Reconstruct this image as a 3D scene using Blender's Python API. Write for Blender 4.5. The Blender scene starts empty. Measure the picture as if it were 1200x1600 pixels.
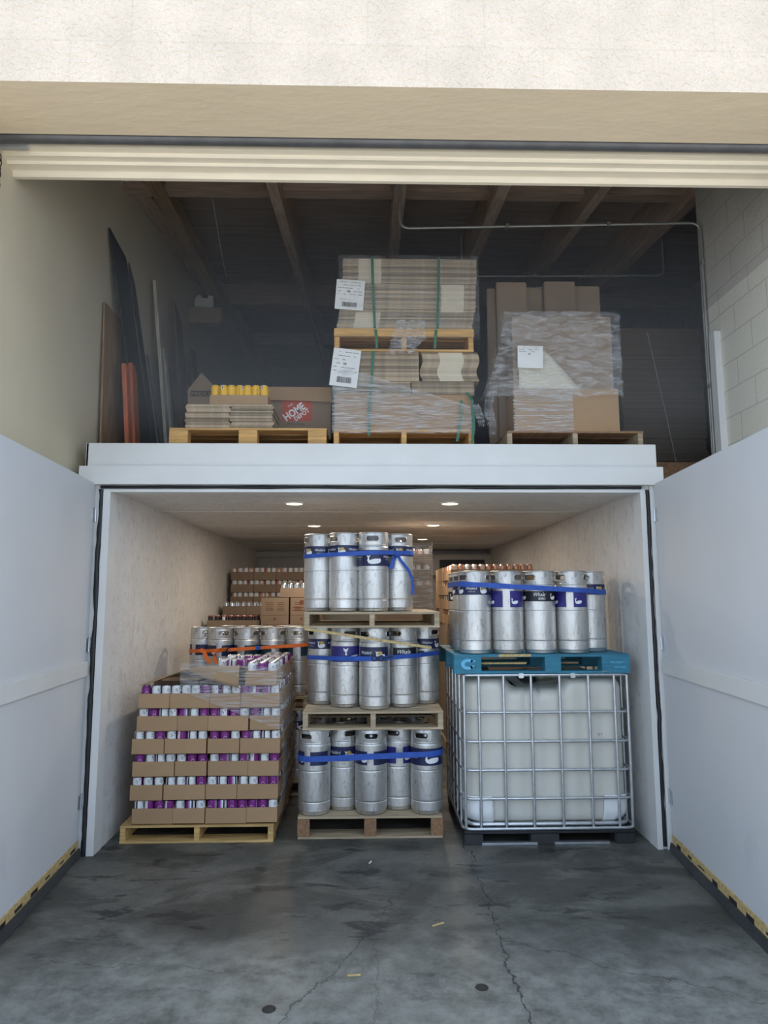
import bpy, bmesh, math, random
from mathutils import Vector, Matrix, noise
from mathutils.geometry import tessellate_polygon
random.seed(7)
PI = math.pi
S = bpy.context.scene
C = S.collection

# ---------------------------------------------------------------- camera
CY, CZ = -4.8354, 1.7
PITCH, YAW, ROLL, FPX = 0.12481, 0.02456, -0.0026, 1061.93
fw = Vector((math.sin(YAW) * math.cos(PITCH), math.cos(YAW) * math.cos(PITCH), math.sin(PITCH)))
rt = Vector((math.cos(YAW), -math.sin(YAW), 0))
up = rt.cross(fw)
rt2 = rt * math.cos(ROLL) + up * math.sin(ROLL)
up2 = up * math.cos(ROLL) - rt * math.sin(ROLL)
cam = bpy.data.cameras.new('camera')
camo = bpy.data.objects.new('camera', cam)
C.objects.link(camo)
M = Matrix.Identity(4)
for i in range(3):
    M[i][0], M[i][1], M[i][2] = rt2[i], up2[i], -fw[i]
M[0][3], M[1][3], M[2][3] = 0, CY, CZ
camo.matrix_world = M
cam.sensor_fit = 'VERTICAL'
cam.sensor_height = 24
cam.lens = FPX / 1600 * 24
cam.clip_start = .05
cam.clip_end = 200
S.camera = camo

# ---------------------------------------------------------------- world, sun, exposure
W = bpy.data.worlds.new('sky')
S.world = W
W.use_nodes = True
bg = W.node_tree.nodes['Background']
bg.inputs[0].default_value = (.64, .79, 1.0, 1)
bg.inputs[1].default_value = 1.15
sun = bpy.data.lights.new('sun', 'SUN')
sun.energy = 3.6
sun.angle = .01
sun.color = (1, .93, .82)
so = bpy.data.objects.new('sun', sun)
C.objects.link(so)
so.rotation_euler = Vector((.30, .36, 1.1)).to_track_quat('Z', 'Y').to_euler()   # high, behind the building
S.view_settings.view_transform = 'Standard'
S.view_settings.look = 'None'
S.view_settings.gamma = 1
S.view_settings.use_curve_mapping = False
S.view_settings.exposure = .68
S.cycles.max_bounces = 10
S.cycles.diffuse_bounces = 6
S.cycles.transparent_max_bounces = 16
S.cycles.use_denoising = True

# ---------------------------------------------------------------- materials
def srgb(r, g, b):
    f = lambda c: (c / 255 / 12.92) if c <= 10 else ((c / 255 + .055) / 1.055) ** 2.4
    return (f(r), f(g), f(b))

def mat(name, col, rough=.6, metal=0., var=.12, scale=6., stretch=(1, 1, 1), bump=0., bscale=None,
        spot=None, spot_col=None, spot_scale=5., spot_stretch=(1, 1, 1), rand=0., emit=None, spec=None):
    m = bpy.data.materials.new(name)
    m.use_nodes = True
    nt = m.node_tree
    N, L = nt.nodes, nt.links
    P = N['Principled BSDF']
    P.inputs['Roughness'].default_value = rough
    P.inputs['Metallic'].default_value = metal
    if spec is not None:
        P.inputs['Specular IOR Level'].default_value = spec
    tc = N.new('ShaderNodeTexCoord')
    mp = N.new('ShaderNodeMapping')
    mp.inputs['Scale'].default_value = stretch
    L.new(tc.outputs['Object'], mp.inputs[0])
    nz = N.new('ShaderNodeTexNoise')
    nz.inputs['Scale'].default_value = scale
    nz.inputs['Detail'].default_value = 6
    L.new(mp.outputs[0], nz.inputs['Vector'])
    rp = N.new('ShaderNodeValToRGB')
    rp.color_ramp.elements[0].position = .3
    rp.color_ramp.elements[1].position = .7
    rp.color_ramp.elements[0].color = (*[c * (1 - var) for c in col], 1)
    rp.color_ramp.elements[1].color = (*[min(1, c * (1 + var)) for c in col], 1)
    L.new(nz.outputs[0], rp.inputs[0])
    out = rp.outputs[0]
    if spot is not None:
        mp2 = N.new('ShaderNodeMapping')
        mp2.inputs['Scale'].default_value = spot_stretch
        L.new(tc.outputs['Object'], mp2.inputs[0])
        n2 = N.new('ShaderNodeTexNoise')
        n2.inputs['Scale'].default_value = spot_scale
        n2.inputs['Detail'].default_value = 8
        n2.inputs['Roughness'].default_value = .65
        L.new(mp2.outputs[0], n2.inputs['Vector'])
        r2 = N.new('ShaderNodeValToRGB')
        r2.color_ramp.elements[0].position = spot
        r2.color_ramp.elements[1].position = min(1, spot + .1)
        L.new(n2.outputs[0], r2.inputs[0])
        mx = N.new('ShaderNodeMixRGB')
        L.new(r2.outputs[0], mx.inputs[0])
        L.new(out, mx.inputs[1])
        mx.inputs[2].default_value = (*spot_col, 1)
        out = mx.outputs[0]
    if rand:
        oi = N.new('ShaderNodeObjectInfo')
        hs = N.new('ShaderNodeHueSaturation')
        ma = N.new('ShaderNodeMapRange')
        ma.inputs[3].default_value = 1 - rand
        ma.inputs[4].default_value = 1 + rand
        L.new(oi.outputs['Random'], ma.inputs[0])
        L.new(ma.outputs[0], hs.inputs['Value'])
        L.new(out, hs.inputs['Color'])
        out = hs.outputs[0]
    L.new(out, P.inputs['Base Color'])
    if bump:
        bn = N.new('ShaderNodeBump')
        bn.inputs['Strength'].default_value = bump
        bn.inputs['Distance'].default_value = .01
        bn.name = 'Bump'
        n3 = N.new('ShaderNodeTexNoise')
        n3.inputs['Scale'].default_value = bscale or scale * 4
        n3.inputs['Detail'].default_value = 5
        L.new(mp.outputs[0], n3.inputs['Vector'])
        L.new(n3.outputs[0], bn.inputs['Height'])
        L.new(bn.outputs[0], P.inputs['Normal'])
    if emit:
        P.inputs['Emission Color'].default_value = (*emit[0], 1)
        P.inputs['Emission Strength'].default_value = emit[1]
    return m

def brick_wall_mat(name, col, mortar, bumps, sx, sz, axis, band=None, pits=False):
    """painted concrete block wall: only faint joints; band = (z, colour) of a second paint below z"""
    m = mat(name, col, rough=.85, var=.07, scale=3.5, bump=bumps, bscale=38, spot=.69 if pits else None,
            spot_col=srgb(176, 166, 146), spot_scale=4.5, spot_stretch=(1, 1, 2.4))
    m.node_tree.nodes['Bump'].inputs['Distance'].default_value = .03 if pits else .01
    nt = m.node_tree
    N, L = nt.nodes, nt.links
    P = N['Principled BSDF']
    geo = N.new('ShaderNodeNewGeometry')
    sep = N.new('ShaderNodeSeparateXYZ')
    L.new(geo.outputs['Position'], sep.inputs[0])
    cb = N.new('ShaderNodeCombineXYZ')
    L.new(sep.outputs[axis], cb.inputs[0])
    L.new(sep.outputs[2], cb.inputs[1])
    br = N.new('ShaderNodeTexBrick')
    br.inputs['Scale'].default_value = 1
    br.inputs['Brick Width'].default_value = sx
    br.inputs['Row Height'].default_value = sz
    br.inputs['Mortar Size'].default_value = .006
    br.inputs['Mortar Smooth'].default_value = .5
    br.inputs['Color1'].default_value = (1, 1, 1, 1)
    br.inputs['Color2'].default_value = (.97, .97, .97, 1)
    br.inputs['Mortar'].default_value = (mortar, mortar, mortar, 1)
    L.new(cb.outputs[0], br.inputs['Vector'])
    mx = N.new('ShaderNodeMixRGB')
    mx.blend_type = 'MULTIPLY'
    mx.inputs[0].default_value = 1
    src = P.inputs['Base Color'].links[0].from_socket
    if band:
        lt = N.new('ShaderNodeMath')
        lt.operation = 'LESS_THAN'
        L.new(sep.outputs[2], lt.inputs[0])
        lt.inputs[1].default_value = band[0]
        m2 = N.new('ShaderNodeMixRGB')
        L.new(lt.outputs[0], m2.inputs[0])
        L.new(src, m2.inputs[1])
        m2.inputs[2].default_value = (*band[1], 1)
        src = m2.outputs[0]
    L.new(src, mx.inputs[1])
    L.new(br.outputs['Color'], mx.inputs[2])
    L.new(mx.outputs[0], P.inputs['Base Color'])
    return m

def wood(name, col, dark, rough=.7, axis=0, rand=.1, spot=.62):
    st = [14, 14, 14]
    st[axis] = 1.2
    return mat(name, col, rough=rough, var=.28, scale=3, stretch=tuple(st), bump=.15, spot=spot,
               spot_col=dark, spot_scale=2.2, spot_stretch=tuple(s * .4 for s in st), rand=rand)

def film_mat(name, lo, hi, scale=6, stretch=(1, 1, 9), col=(.85, .87, .88)):
    m = bpy.data.materials.new(name)
    m.use_nodes = True
    nt = m.node_tree
    N, L = nt.nodes, nt.links
    N.remove(N['Principled BSDF'])
    out = N['Material Output']
    tr = N.new('ShaderNodeBsdfTransparent')
    gl = N.new('ShaderNodeBsdfPrincipled')
    gl.inputs['Base Color'].default_value = (*col, 1)
    gl.inputs['Roughness'].default_value = .28
    tc = N.new('ShaderNodeTexCoord')
    mp = N.new('ShaderNodeMapping')
    mp.inputs['Scale'].default_value = stretch
    L.new(tc.outputs['Object'], mp.inputs[0])
    nz = N.new('ShaderNodeTexNoise')
    nz.inputs['Scale'].default_value = scale
    nz.inputs['Detail'].default_value = 7
    nz.inputs['Distortion'].default_value = .8
    L.new(mp.outputs[0], nz.inputs['Vector'])
    mr = N.new('ShaderNodeMapRange')
    mr.inputs[1].default_value = .38
    mr.inputs[2].default_value = .72
    mr.inputs[3].default_value = lo
    mr.inputs[4].default_value = hi
    L.new(nz.outputs[0], mr.inputs[0])
    bn = N.new('ShaderNodeBump')
    bn.inputs['Strength'].default_value = .9
    bn.inputs['Distance'].default_value = .02
    L.new(nz.outputs[0], bn.inputs['Height'])
    L.new(bn.outputs[0], gl.inputs['Normal'])
    mx = N.new('ShaderNodeMixShader')
    L.new(mr.outputs[0], mx.inputs[0])
    L.new(tr.outputs[0], mx.inputs[1])
    L.new(gl.outputs[0], mx.inputs[2])
    L.new(mx.outputs[0], out.inputs[0])
    return m

white_door = mat('white_door_paint', (.66, .67, .685), rough=.5, var=.035, scale=1.6, bump=.03, bscale=5,
                 spot=.66, spot_col=(.60, .61, .62), spot_scale=1.4, spot_stretch=(1, 1, .5))
white_trim = mat('white_trim_paint', (.70, .70, .68), rough=.55, var=.04, scale=3, bump=.04,
                 spot=.72, spot_col=(.5, .48, .44), spot_scale=9)
osb = mat('painted_strand_board', (.70, .69, .67), rough=.62, var=.05, scale=9, bump=.55, bscale=34,
          spot=.54, spot_col=(.585, .57, .54), spot_scale=16, spot_stretch=(1, 1, .7))
rubber = mat('black_gasket_rubber', (.012, .013, .015), rough=.45, var=.4, scale=30, bump=.2,
             spot=.72, spot_col=(.3, .3, .3), spot_scale=12)
sweep_m = mat('grey_rubber_sweep', (.05, .052, .055), rough=.6, var=.2)
raw_wood = wood('raw_edge_wood', srgb(196, 172, 118), srgb(120, 92, 50), axis=1)
steel = mat('brushed_keg_steel', (.64, .635, .615), rough=.44, metal=.9, var=.12, scale=14, stretch=(1, 1, .35), bump=.28, bscale=46,
            spot=.56, spot_col=(.42, .42, .41), spot_scale=34, spot_stretch=(1, 1, .5), rand=.10)
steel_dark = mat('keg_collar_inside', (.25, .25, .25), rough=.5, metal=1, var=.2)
galv = mat('galvanised_tube', (.62, .65, .68), rough=.38, metal=.9, var=.12, scale=20)
navy = mat('navy_label', srgb(28, 34, 74), rough=.4, var=.08)
violet = mat('violet_blue_label', srgb(44, 40, 116), rough=.4, var=.08)
black_lab = mat('black_label', srgb(24, 24, 32), rough=.4, var=.08)
teal_lab = mat('dark_teal_label', srgb(24, 50, 62), rough=.4, var=.08)
white_ink = mat('white_print', (.80, .82, .84), rough=.5, var=.04)
sun_ink = mat('ochre_print', srgb(186, 160, 84), rough=.5, var=.04)
black_ink = mat('black_print', (.02, .02, .02), rough=.6, var=.1)
blue_strap = mat('blue_webbing', srgb(44, 84, 172), rough=.6, var=.15, scale=40, bump=.1)
orange_strap = mat('orange_webbing', srgb(232, 112, 40), rough=.6, var=.12, scale=40, bump=.1)
pal_wood = wood('grey_pallet_wood', srgb(176, 158, 130), srgb(104, 88, 66), axis=0)
pal_wood_y = wood('warm_pallet_wood', srgb(196, 162, 104), srgb(132, 96, 52), axis=0)
pal_red = wood('red_brown_pallet_block', srgb(140, 106, 76), srgb(92, 64, 42), axis=1)
pal_loft = wood('honey_pallet_wood', srgb(206, 162, 100), srgb(150, 104, 54), axis=0)
pal_blue = mat('worn_blue_pallet_paint', srgb(52, 122, 146), rough=.7, var=.2, scale=6, stretch=(1, 6, 6), bump=.2,
               spot=.66, spot_col=srgb(176, 150, 110), spot_scale=6, spot_stretch=(.6, 4, 4))
blue_ink = mat('pale_blue_print', srgb(110, 186, 222), rough=.6, var=.1)
kraft = mat('kraft_cardboard', srgb(168, 136, 102), rough=.8, var=.05, scale=5, rand=.06)
kraft_dark = mat('dull_kraft_cardboard', srgb(144, 123, 103), rough=.85, var=.07, scale=5, rand=.07)
flute = mat('corrugated_edge', srgb(166, 148, 124), rough=.9, var=.2, scale=30, rand=.42)
cream_edge = mat('cream_card_edge', srgb(216, 204, 180), rough=.85, var=.05, rand=.05)
kraft_edge_y = mat('kraft_sheet', srgb(160, 134, 104), rough=.85, var=.08, scale=4)
alu = mat('can_aluminium', (.8, .8, .8), rough=.25, metal=1, var=.04)
purple = mat('purple_can_print', srgb(122, 38, 120), rough=.32, var=.1, scale=60)
lilac = mat('lilac_can_print', srgb(172, 120, 182), rough=.35, var=.1)
can_white = mat('white_can_print', (.76, .77, .78), rough=.32, var=.05)
yellow = mat('yellow_can_print', srgb(240, 188, 50), rough=.35, var=.12, scale=14, stretch=(1, 1, .5),
             spot=.62, spot_col=srgb(236, 158, 66), spot_scale=14)
brown_ink = mat('brown_can_print', srgb(110, 64, 34), rough=.4, var=.1)
copper = mat('copper_can_print', srgb(206, 150, 122), rough=.28, metal=.5, var=.15, scale=60)
silver_can = mat('bare_silver_can', (.86, .86, .84), rough=.2, metal=1, var=.03)
red_print = mat('red_can_print', srgb(150, 54, 44), rough=.35, var=.1)
dark_print = mat('dark_can_print', srgb(38, 42, 46), rough=.35, var=.1)
tank_m = mat('milky_tank_plastic', srgb(206, 204, 194), rough=.34, var=.03, scale=3, stretch=(1, 1, .5),
             spot=.70, spot_col=srgb(182, 178, 166), spot_scale=2.2)
guard_m = mat('white_corner_guard', (.82, .84, .84), rough=.35, var=.03)
black_plastic = mat('black_pallet_plastic', (.03, .032, .034), rough=.5, var=.2)
paper = mat('white_paper', (.80, .79, .76), rough=.6, var=.05, bump=.2, bscale=10)
green_strap = mat('green_strapping', srgb(30, 104, 74), rough=.35, var=.1)
film_clear = film_mat('clear_stretch_film', .03, .48, scale=8, stretch=(.7, .7, 14))
film_dense = film_mat('layered_stretch_film', .06, .62, scale=9, stretch=(.8, .8, 12))
film_side = film_mat('side_stretch_film', .10, .5, scale=5, stretch=(1, .6, 6), col=(.8, .78, .74))
cream_wall = mat('cream_interior_stucco', srgb(210, 198, 172), rough=.9, var=.04, scale=1.5, bump=.12, bscale=14,
                 spot=.68, spot_col=srgb(186, 170, 146), spot_scale=1.3)
stucco = brick_wall_mat('cream_split_block', srgb(240, 220, 198), .93, 1.0, .6, .3, 0, pits=True)
soffit_m = mat('tan_soffit_paint', srgb(238, 218, 188), rough=.8, var=.05, scale=2, bump=.5, bscale=16, stretch=(.4, 1, 1))
cmu = brick_wall_mat('painted_block', srgb(196, 190, 178), .72, .3, .4, .2, 1, band=(3.92, srgb(226, 222, 206)))
dark_roof = mat('dark_brown_roof_deck', srgb(188, 174, 162), rough=.85, var=.22, scale=3, stretch=(.6, 5, 1), bump=.1)
beam_m = wood('brown_roof_timber', srgb(196, 172, 152), srgb(154, 132, 114), axis=1, spot=.6)
beam_x = wood('brown_header_timber', srgb(186, 162, 144), srgb(146, 124, 108), axis=0, spot=.6)
glulam = wood('tan_roof_brace', srgb(160, 138, 110), srgb(116, 94, 70), axis=1, spot=.64)
metal_grey = mat('grey_steel_tube', srgb(104, 104, 106), rough=.45, metal=.5, var=.15, scale=8)
shutter_m = mat('cream_steel_shutter', srgb(240, 228, 206), rough=.5, var=.06, scale=3, stretch=(1, 8, 8),
                spot=.70, spot_col=srgb(170, 146, 118), spot_scale=5)
conduit_m = mat('grey_conduit', srgb(168, 168, 162), rough=.4, metal=.6, var=.1)
chain_m = mat('dark_steel_chain', srgb(70, 64, 58), rough=.5, metal=.8, var=.2)
ply_brown = wood('brown_plywood', srgb(146, 118, 86), srgb(110, 84, 58), axis=2)
blackboard = mat('black_sheet', (.016, .018, .020), rough=.6, var=.2, scale=3)
redwood = wood('redwood_plank', srgb(178, 96, 62), srgb(116, 58, 38), axis=2)
whitewood = wood('white_painted_plank', srgb(206, 196, 178), srgb(160, 146, 122), axis=2)
greywood = wood('grey_plank', srgb(118, 116, 110), srgb(80, 78, 74), axis=2)
brownwood = wood('dark_brown_plank', srgb(112, 82, 66), srgb(74, 52, 42), axis=2)
plastic_white = mat('white_plastic', (.75, .75, .72), rough=.4, var=.03)
lamp_glow = mat('lamp_glow', (1, .9, .75), emit=((1, .80, .55), 6))
asphalt = mat('pale_yard_concrete', (.50, .48, .44), rough=.9, var=.08, scale=1)
hd_red = mat('faded_red_print', srgb(186, 84, 66), rough=.8, var=.08)
evap_m = mat('grey_metal_panel', srgb(190, 186, 178), rough=.5, metal=.2, var=.06)

def concrete_floor():
    m = bpy.data.materials.new('stained_concrete')
    m.use_nodes = True
    nt = m.node_tree
    N, L = nt.nodes, nt.links
    P = N['Principled BSDF']
    g = N.new('ShaderNodeNewGeometry')
    def ns(scale, detail, st=(1, 1, 1), off=(0, 0, 0), rough=.6, dist=0):
        mp = N.new('ShaderNodeMapping')
        mp.inputs['Scale'].default_value = st
        mp.inputs['Location'].default_value = off
        L.new(g.outputs['Position'], mp.inputs[0])
        n = N.new('ShaderNodeTexNoise')
        n.inputs['Scale'].default_value = scale
        n.inputs['Detail'].default_value = detail
        n.inputs['Roughness'].default_value = rough
        n.inputs['Distortion'].default_value = dist
        L.new(mp.outputs[0], n.inputs['Vector'])
        return n.outputs[0]
    def ramp(v, a, b, ca, cb):
        r = N.new('ShaderNodeValToRGB')
        r.color_ramp.elements[0].position = a
        r.color_ramp.elements[1].position = b
        r.color_ramp.elements[0].color = (*ca, 1)
        r.color_ramp.elements[1].color = (*cb, 1)
        L.new(v, r.inputs[0])
        return r.outputs[0]
    def mix(f, a, b, t='MIX'):
        x = N.new('ShaderNodeMixRGB')
        x.blend_type = t
        for i, v in enumerate((f, a, b)):
            if isinstance(v, tuple):
                x.inputs[i].default_value = (*v, 1)
            elif isinstance(v, float):
                x.inputs[i].default_value = v
            else:
                L.new(v, x.inputs[i])
        return x.outputs[0]
    def mth(op, a, b=None):
        x = N.new('ShaderNodeMath')
        x.operation = op
        for i, v in enumerate((a, b)):
            if v is None:
                continue
            if isinstance(v, (int, float)):
                x.inputs[i].default_value = v
            else:
                L.new(v, x.inputs[i])
        return x.outputs[0]
    col = ramp(ns(2.2, 10, rough=.7), .32, .68, (.078, .080, .070), (.165, .165, .148))
    fine = ramp(ns(60, 6), .3, .7, (.82, .82, .82), (1.12, 1.12, 1.12))
    col = mix(1., col, fine, 'MULTIPLY')
    # large damp stains
    st = ramp(ns(1.3, 9, (1, 1.7, 1), (3.1, 1.2, 0), .62, .6), .47, .56, (0, 0, 0), (1, 1, 1))
    col = mix(mth('MULTIPLY', st, .68), col, (.038, .039, .035))
    st2 = ramp(ns(2.4, 9, (1, 2.6, 1), (7.4, 4.1, 0), .68, .4), .565, .62, (0, 0, 0), (1, 1, 1))
    col = mix(mth('MULTIPLY', st2, .8), col, (.020, .020, .020))
    # rusty spots
    st3 = ramp(ns(3.3, 6, (1, 1, 1), (1.4, 9.1, 0)), .67, .74, (0, 0, 0), (1, 1, 1))
    col = mix(mth('MULTIPLY', st3, .5), col, (.12, .095, .07))
    # pale patches, stronger towards the yard
    sep = N.new('ShaderNodeSeparateXYZ')
    L.new(g.outputs['Position'], sep.inputs[0])
    yy = mth('ADD', sep.outputs[1], mth('MULTIPLY', ns(1.6, 8, (1, 1, 1), (2, 5, 0)), 1.1))
    pale = ramp(mth('MULTIPLY', mth('ADD', yy, 1.25), .7), .22, .5, (1, 1, 1), (0, 0, 0))
    pale2 = mth('MULTIPLY', pale, ramp(ns(9, 9, rough=.75), .38, .62, (.25, .25, .25), (1, 1, 1)))
    col = mix(mth('MULTIPLY', pale2, .7), col, (.30, .31, .285))
    # cracks
    wob = mth('MULTIPLY', mth('SUBTRACT', ns(4.5, 6, off=(8, 2, 0)), .5), .22)
    def crack(x0, y0, x1, y1, w, amt):
        global col_
        dx, dy = x1 - x0, y1 - y0
        ln = math.hypot(dx, dy)
        nx, ny = -dy / ln, dx / ln
        d = mth('ADD', mth('ADD', mth('MULTIPLY', sep.outputs[0], nx), mth('MULTIPLY', sep.outputs[1], ny)), -(x0 * nx + y0 * ny))
        d = mth('ABSOLUTE', mth('ADD', d, wob))
        t = mth('ADD', mth('ADD', mth('MULTIPLY', sep.outputs[0], dx / ln), mth('MULTIPLY', sep.outputs[1], dy / ln)), -(x0 * dx + y0 * dy) / ln)
        k = mth('LESS_THAN', d, w)
        k = mth('MULTIPLY', k, mth('GREATER_THAN', t, 0))
        k = mth('MULTIPLY', k, mth('LESS_THAN', t, ln))
        return mth('MULTIPLY', k, amt)
    for a in ((.69, .4, .64, -3.2, .0045, .8), (-.5, -2.2, .27, -.5, .004, .6), (.66, -1.2, 1.9, -1.9, .004, .55),
              (-1.6, -1.35, -.35, -1.5, .003, .4), (.05, -.95, .02, -2.6, .003, .35)):
        col = mix(crack(*a), col, (.02, .02, .02))
    L.new(col, P.inputs['Base Color'])
    rg = ramp(ns(2.0, 6, off=(3, 3, 0)), .35, .65, (.38, .38, .38), (.66, .66, .66))
    L.new(rg, P.inputs['Roughness'])
    b = N.new('ShaderNodeBump')
    b.inputs['Strength'].default_value = .25
    b.inputs['Distance'].default_value = .006
    L.new(ns(34, 8), b.inputs['Height'])
    L.new(b.outputs[0], P.inputs['Normal'])
    return m
floor_m = concrete_floor()

# ---------------------------------------------------------------- mesh helpers
class MB:
    def __init__(s):
        s.v, s.f, s.m, s.mats = [], [], [], []
        s.smooth = []
    def mi(s, m):
        if m not in s.mats:
            s.mats.append(m)
        return s.mats.index(m)
    def add(s, vs, fs, m, smooth=False):
        b = len(s.v)
        s.v += [tuple(v) for v in vs]
        k = s.mi(m)
        for f in fs:
            s.f.append([b + i for i in f])
            s.m.append(k)
            s.smooth.append(smooth)
    def box(s, x0, x1, y0, y1, z0, z1, m, T=None):
        vs = [Vector((x, y, z)) for z in (z0, z1) for y in (y0, y1) for x in (x0, x1)]
        if T:
            vs = [T @ v for v in vs]
        s.add(vs, [(0, 2, 3, 1), (4, 5, 7, 6), (0, 1, 5, 4), (2, 6, 7, 3), (0, 4, 6, 2), (1, 3, 7, 5)], m)
        return s
    def lathe(s, prof, n, m, cx=0, cy=0, cz=0, smooth=True):
        vs, fs = [], []
        for r, z in prof:
            for i in range(n):
                a = 2 * PI * i / n
                vs.append((cx + r * math.cos(a), cy + r * math.sin(a), cz + z))
        for j in range(len(prof) - 1):
            for i in range(n):
                fs.append((j * n + i, j * n + (i + 1) % n, (j + 1) * n + (i + 1) % n, (j + 1) * n + i))
        s.add(vs, fs, m, smooth)
        return s
    def disc(s, r, z, n, m, cx=0, cy=0):
        s.add([(cx + r * math.cos(2 * PI * i / n), cy + r * math.sin(2 * PI * i / n), z) for i in range(n)], [tuple(range(n))], m)
        return s
    def tube(s, path, r, m, n=8, closed=False):
        P = [Vector(p) for p in path]
        vs, fs = [], []
        ref = Vector((0, 0, 1))
        L = len(P)
        prev = None
        for i, p in enumerate(P):
            if closed:
                t = (P[(i + 1) % L] - P[i - 1]).normalized()
            else:
                t = (P[min(i + 1, L - 1)] - P[max(i - 1, 0)]).normalized()
            if prev is None:
                a = t.cross(ref)
                if a.length < 1e-3:
                    a = t.cross(Vector((1, 0, 0)))
                a.normalize()
            else:
                a = (prev - t * prev.dot(t)).normalized()
            prev = a
            b = t.cross(a)
            for k in range(n):
                an = 2 * PI * k / n
                vs.append(p + (a * math.cos(an) + b * math.sin(an)) * r)
        rng = L if closed else L - 1
        for i in range(rng):
            for k in range(n):
                j = (i + 1) % L
                fs.append((i * n + k, i * n + (k + 1) % n, j * n + (k + 1) % n, j * n + k))
        s.add(vs, fs, m, True)
        if not closed:
            s.add([vs[k] for k in range(n)], [tuple(range(n))[::-1]], m)
            s.add([vs[(L - 1) * n + k] for k in range(n)], [tuple(range(n))], m)
        return s
    def poly(s, pts, m, f3):
        """pts 2d outline -> mapped by f3"""
        tris = tessellate_polygon([[Vector((p[0], p[1], 0)) for p in pts]])
        s.add([f3(*p) for p in pts], [tuple(t) for t in tris], m)
        return s
    def build(s, name, parent=None, bevel=0, fix=True):
        me = bpy.data.meshes.new(name)
        me.from_pydata(s.v, [], s.f)
        for m in s.mats:
            me.materials.append(m)
        for p, k, sm in zip(me.polygons, s.m, s.smooth):
            p.material_index = k
            p.use_smooth = sm
        if fix or bevel:
            bm = bmesh.new()
            bm.from_mesh(me)
            if bevel:
                eds = [e for e in bm.edges if len(e.link_faces) == 2 and e.calc_face_angle(0) > .6]
                bmesh.ops.bevel(bm, geom=eds, offset=bevel, segments=2, affect='EDGES', clamp_overlap=True)
            bmesh.ops.recalc_face_normals(bm, faces=bm.faces)
            bm.to_mesh(me)
            bm.free()
        o = bpy.data.objects.new(name, me)
        C.objects.link(o)
        if parent:
            o.parent = parent
        return o

def tag(o, label, cat, group=None, kind=None):
    n = len(label.split())
    if not 4 <= n <= 16:
        print('BADLABEL', n, label)
    o['label'] = label
    o['category'] = cat
    if group:
        o['group'] = group
    if kind:
        o['kind'] = kind
    return o
def empty(name, label, cat, loc, rz=0, group=None):
    o = bpy.data.objects.new(name, None)
    o.empty_display_size = .05
    C.objects.link(o)
    o.location = loc
    o.rotation_euler = (0, 0, rz)
    return tag(o, label, cat, group)
def struct(o, label=None, cat=None):
    o['kind'] = 'structure'
    if label:
        o['label'] = label
        o['category'] = cat
    return o
def copy_tree(o, parent=None):
    c = o.copy()
    C.objects.link(c)
    if parent:
        c.parent = parent
    for ch in list(o.children):
        copy_tree(ch, c)
    return c
def B(x0, x1, y0, y1, z0, z1, m):
    return MB().box(x0, x1, y0, y1, z0, z1, m)
ORD = ['first', 'second', 'third', 'fourth', 'fifth', 'sixth', 'seventh', 'eighth', 'ninth', 'tenth',
       'eleventh', 'twelfth', 'thirteenth', 'fourteenth', 'fifteenth', 'sixteenth', 'seventeenth']

_txt = {}
def text2d(s, size=1., shear=0., bold=0.):
    """list of polygons (triangles) of a word, origin at its lower left; returns verts2d, faces, width"""
    key = (s, shear, bold)
    if key not in _txt:
        cu = bpy.data.curves.new('lettering', 'FONT')
        cu.body = s
        cu.shear = shear
        cu.offset = bold
        cu.resolution_u = 2
        ob = bpy.data.objects.new('lettering', cu)
        me = bpy.data.meshes.new_from_object(ob)
        vs = [(v.co.x, v.co.y) for v in me.vertices]
        fs = [tuple(p.vertices) for p in me.polygons]
        bpy.data.objects.remove(ob)
        bpy.data.meshes.remove(me)
        bpy.data.curves.remove(cu)
        x0 = min(v[0] for v in vs)
        w = max(v[0] for v in vs) - x0
        _txt[key] = ([(v[0] - x0, v[1]) for v in vs], fs, w)
    vs, fs, w = _txt[key]
    return [(x * size, y * size) for x, y in vs], fs, w * size
def put_text(mb, s, size, m, f3, shear=0., center=True, width=None, bold=0.):
    vs, fs, w = text2d(s, size, shear, bold)
    k = 1 if width is None else width / w
    w *= k
    off = -w / 2 if center else 0
    mb.add([f3(x * k + off, y) for x, y in vs], fs, m)

WHALE = [(.02, 1.0), (.10, .86), (.17, .86), (.27, .98), (.25, .80), (.18, .70), (.20, .46), (.28, .40), (.38, .50), (.60, .56),
         (.96, .56), (1.0, .34), (.92, .14), (.62, .02), (.34, 0), (.14, .12), (.06, .36), (.10, .68), (.03, .82)]
def circ(cx, cy, r, n=14, sy=1):
    return [(cx + r * math.cos(2 * PI * i / n), cy + sy * r * math.sin(2 * PI * i / n)) for i in range(n)]

# ================================================================ STRUCTURE
XL, XR = -1.826, 1.975           # cooler inner walls
CZT, CD = 2.46, 6.37             # cooler ceiling, depth
LZ = 2.80                        # loft floor
struct(B(-2.4, 4.6, -1.8, 9.3, -.1, 0, floor_m).build('floor'), 'dark stained concrete slab floor with cracks and damp patches', 'floor')
g = MB()
g.box(-20, 20, -30, -1.8, -.1, -.001, floor_m)
struct(g.build('ground'), 'open concrete yard in front of the storage bay', 'ground')
yard = struct(B(-20, 20, -30, -2.6, -.1, .004, asphalt).build('ground'), 'pale sunlit yard paving out of view, set near for bounce light', 'ground')  # unseen; made pale and brought near to bounce light onto the lintel
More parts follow.
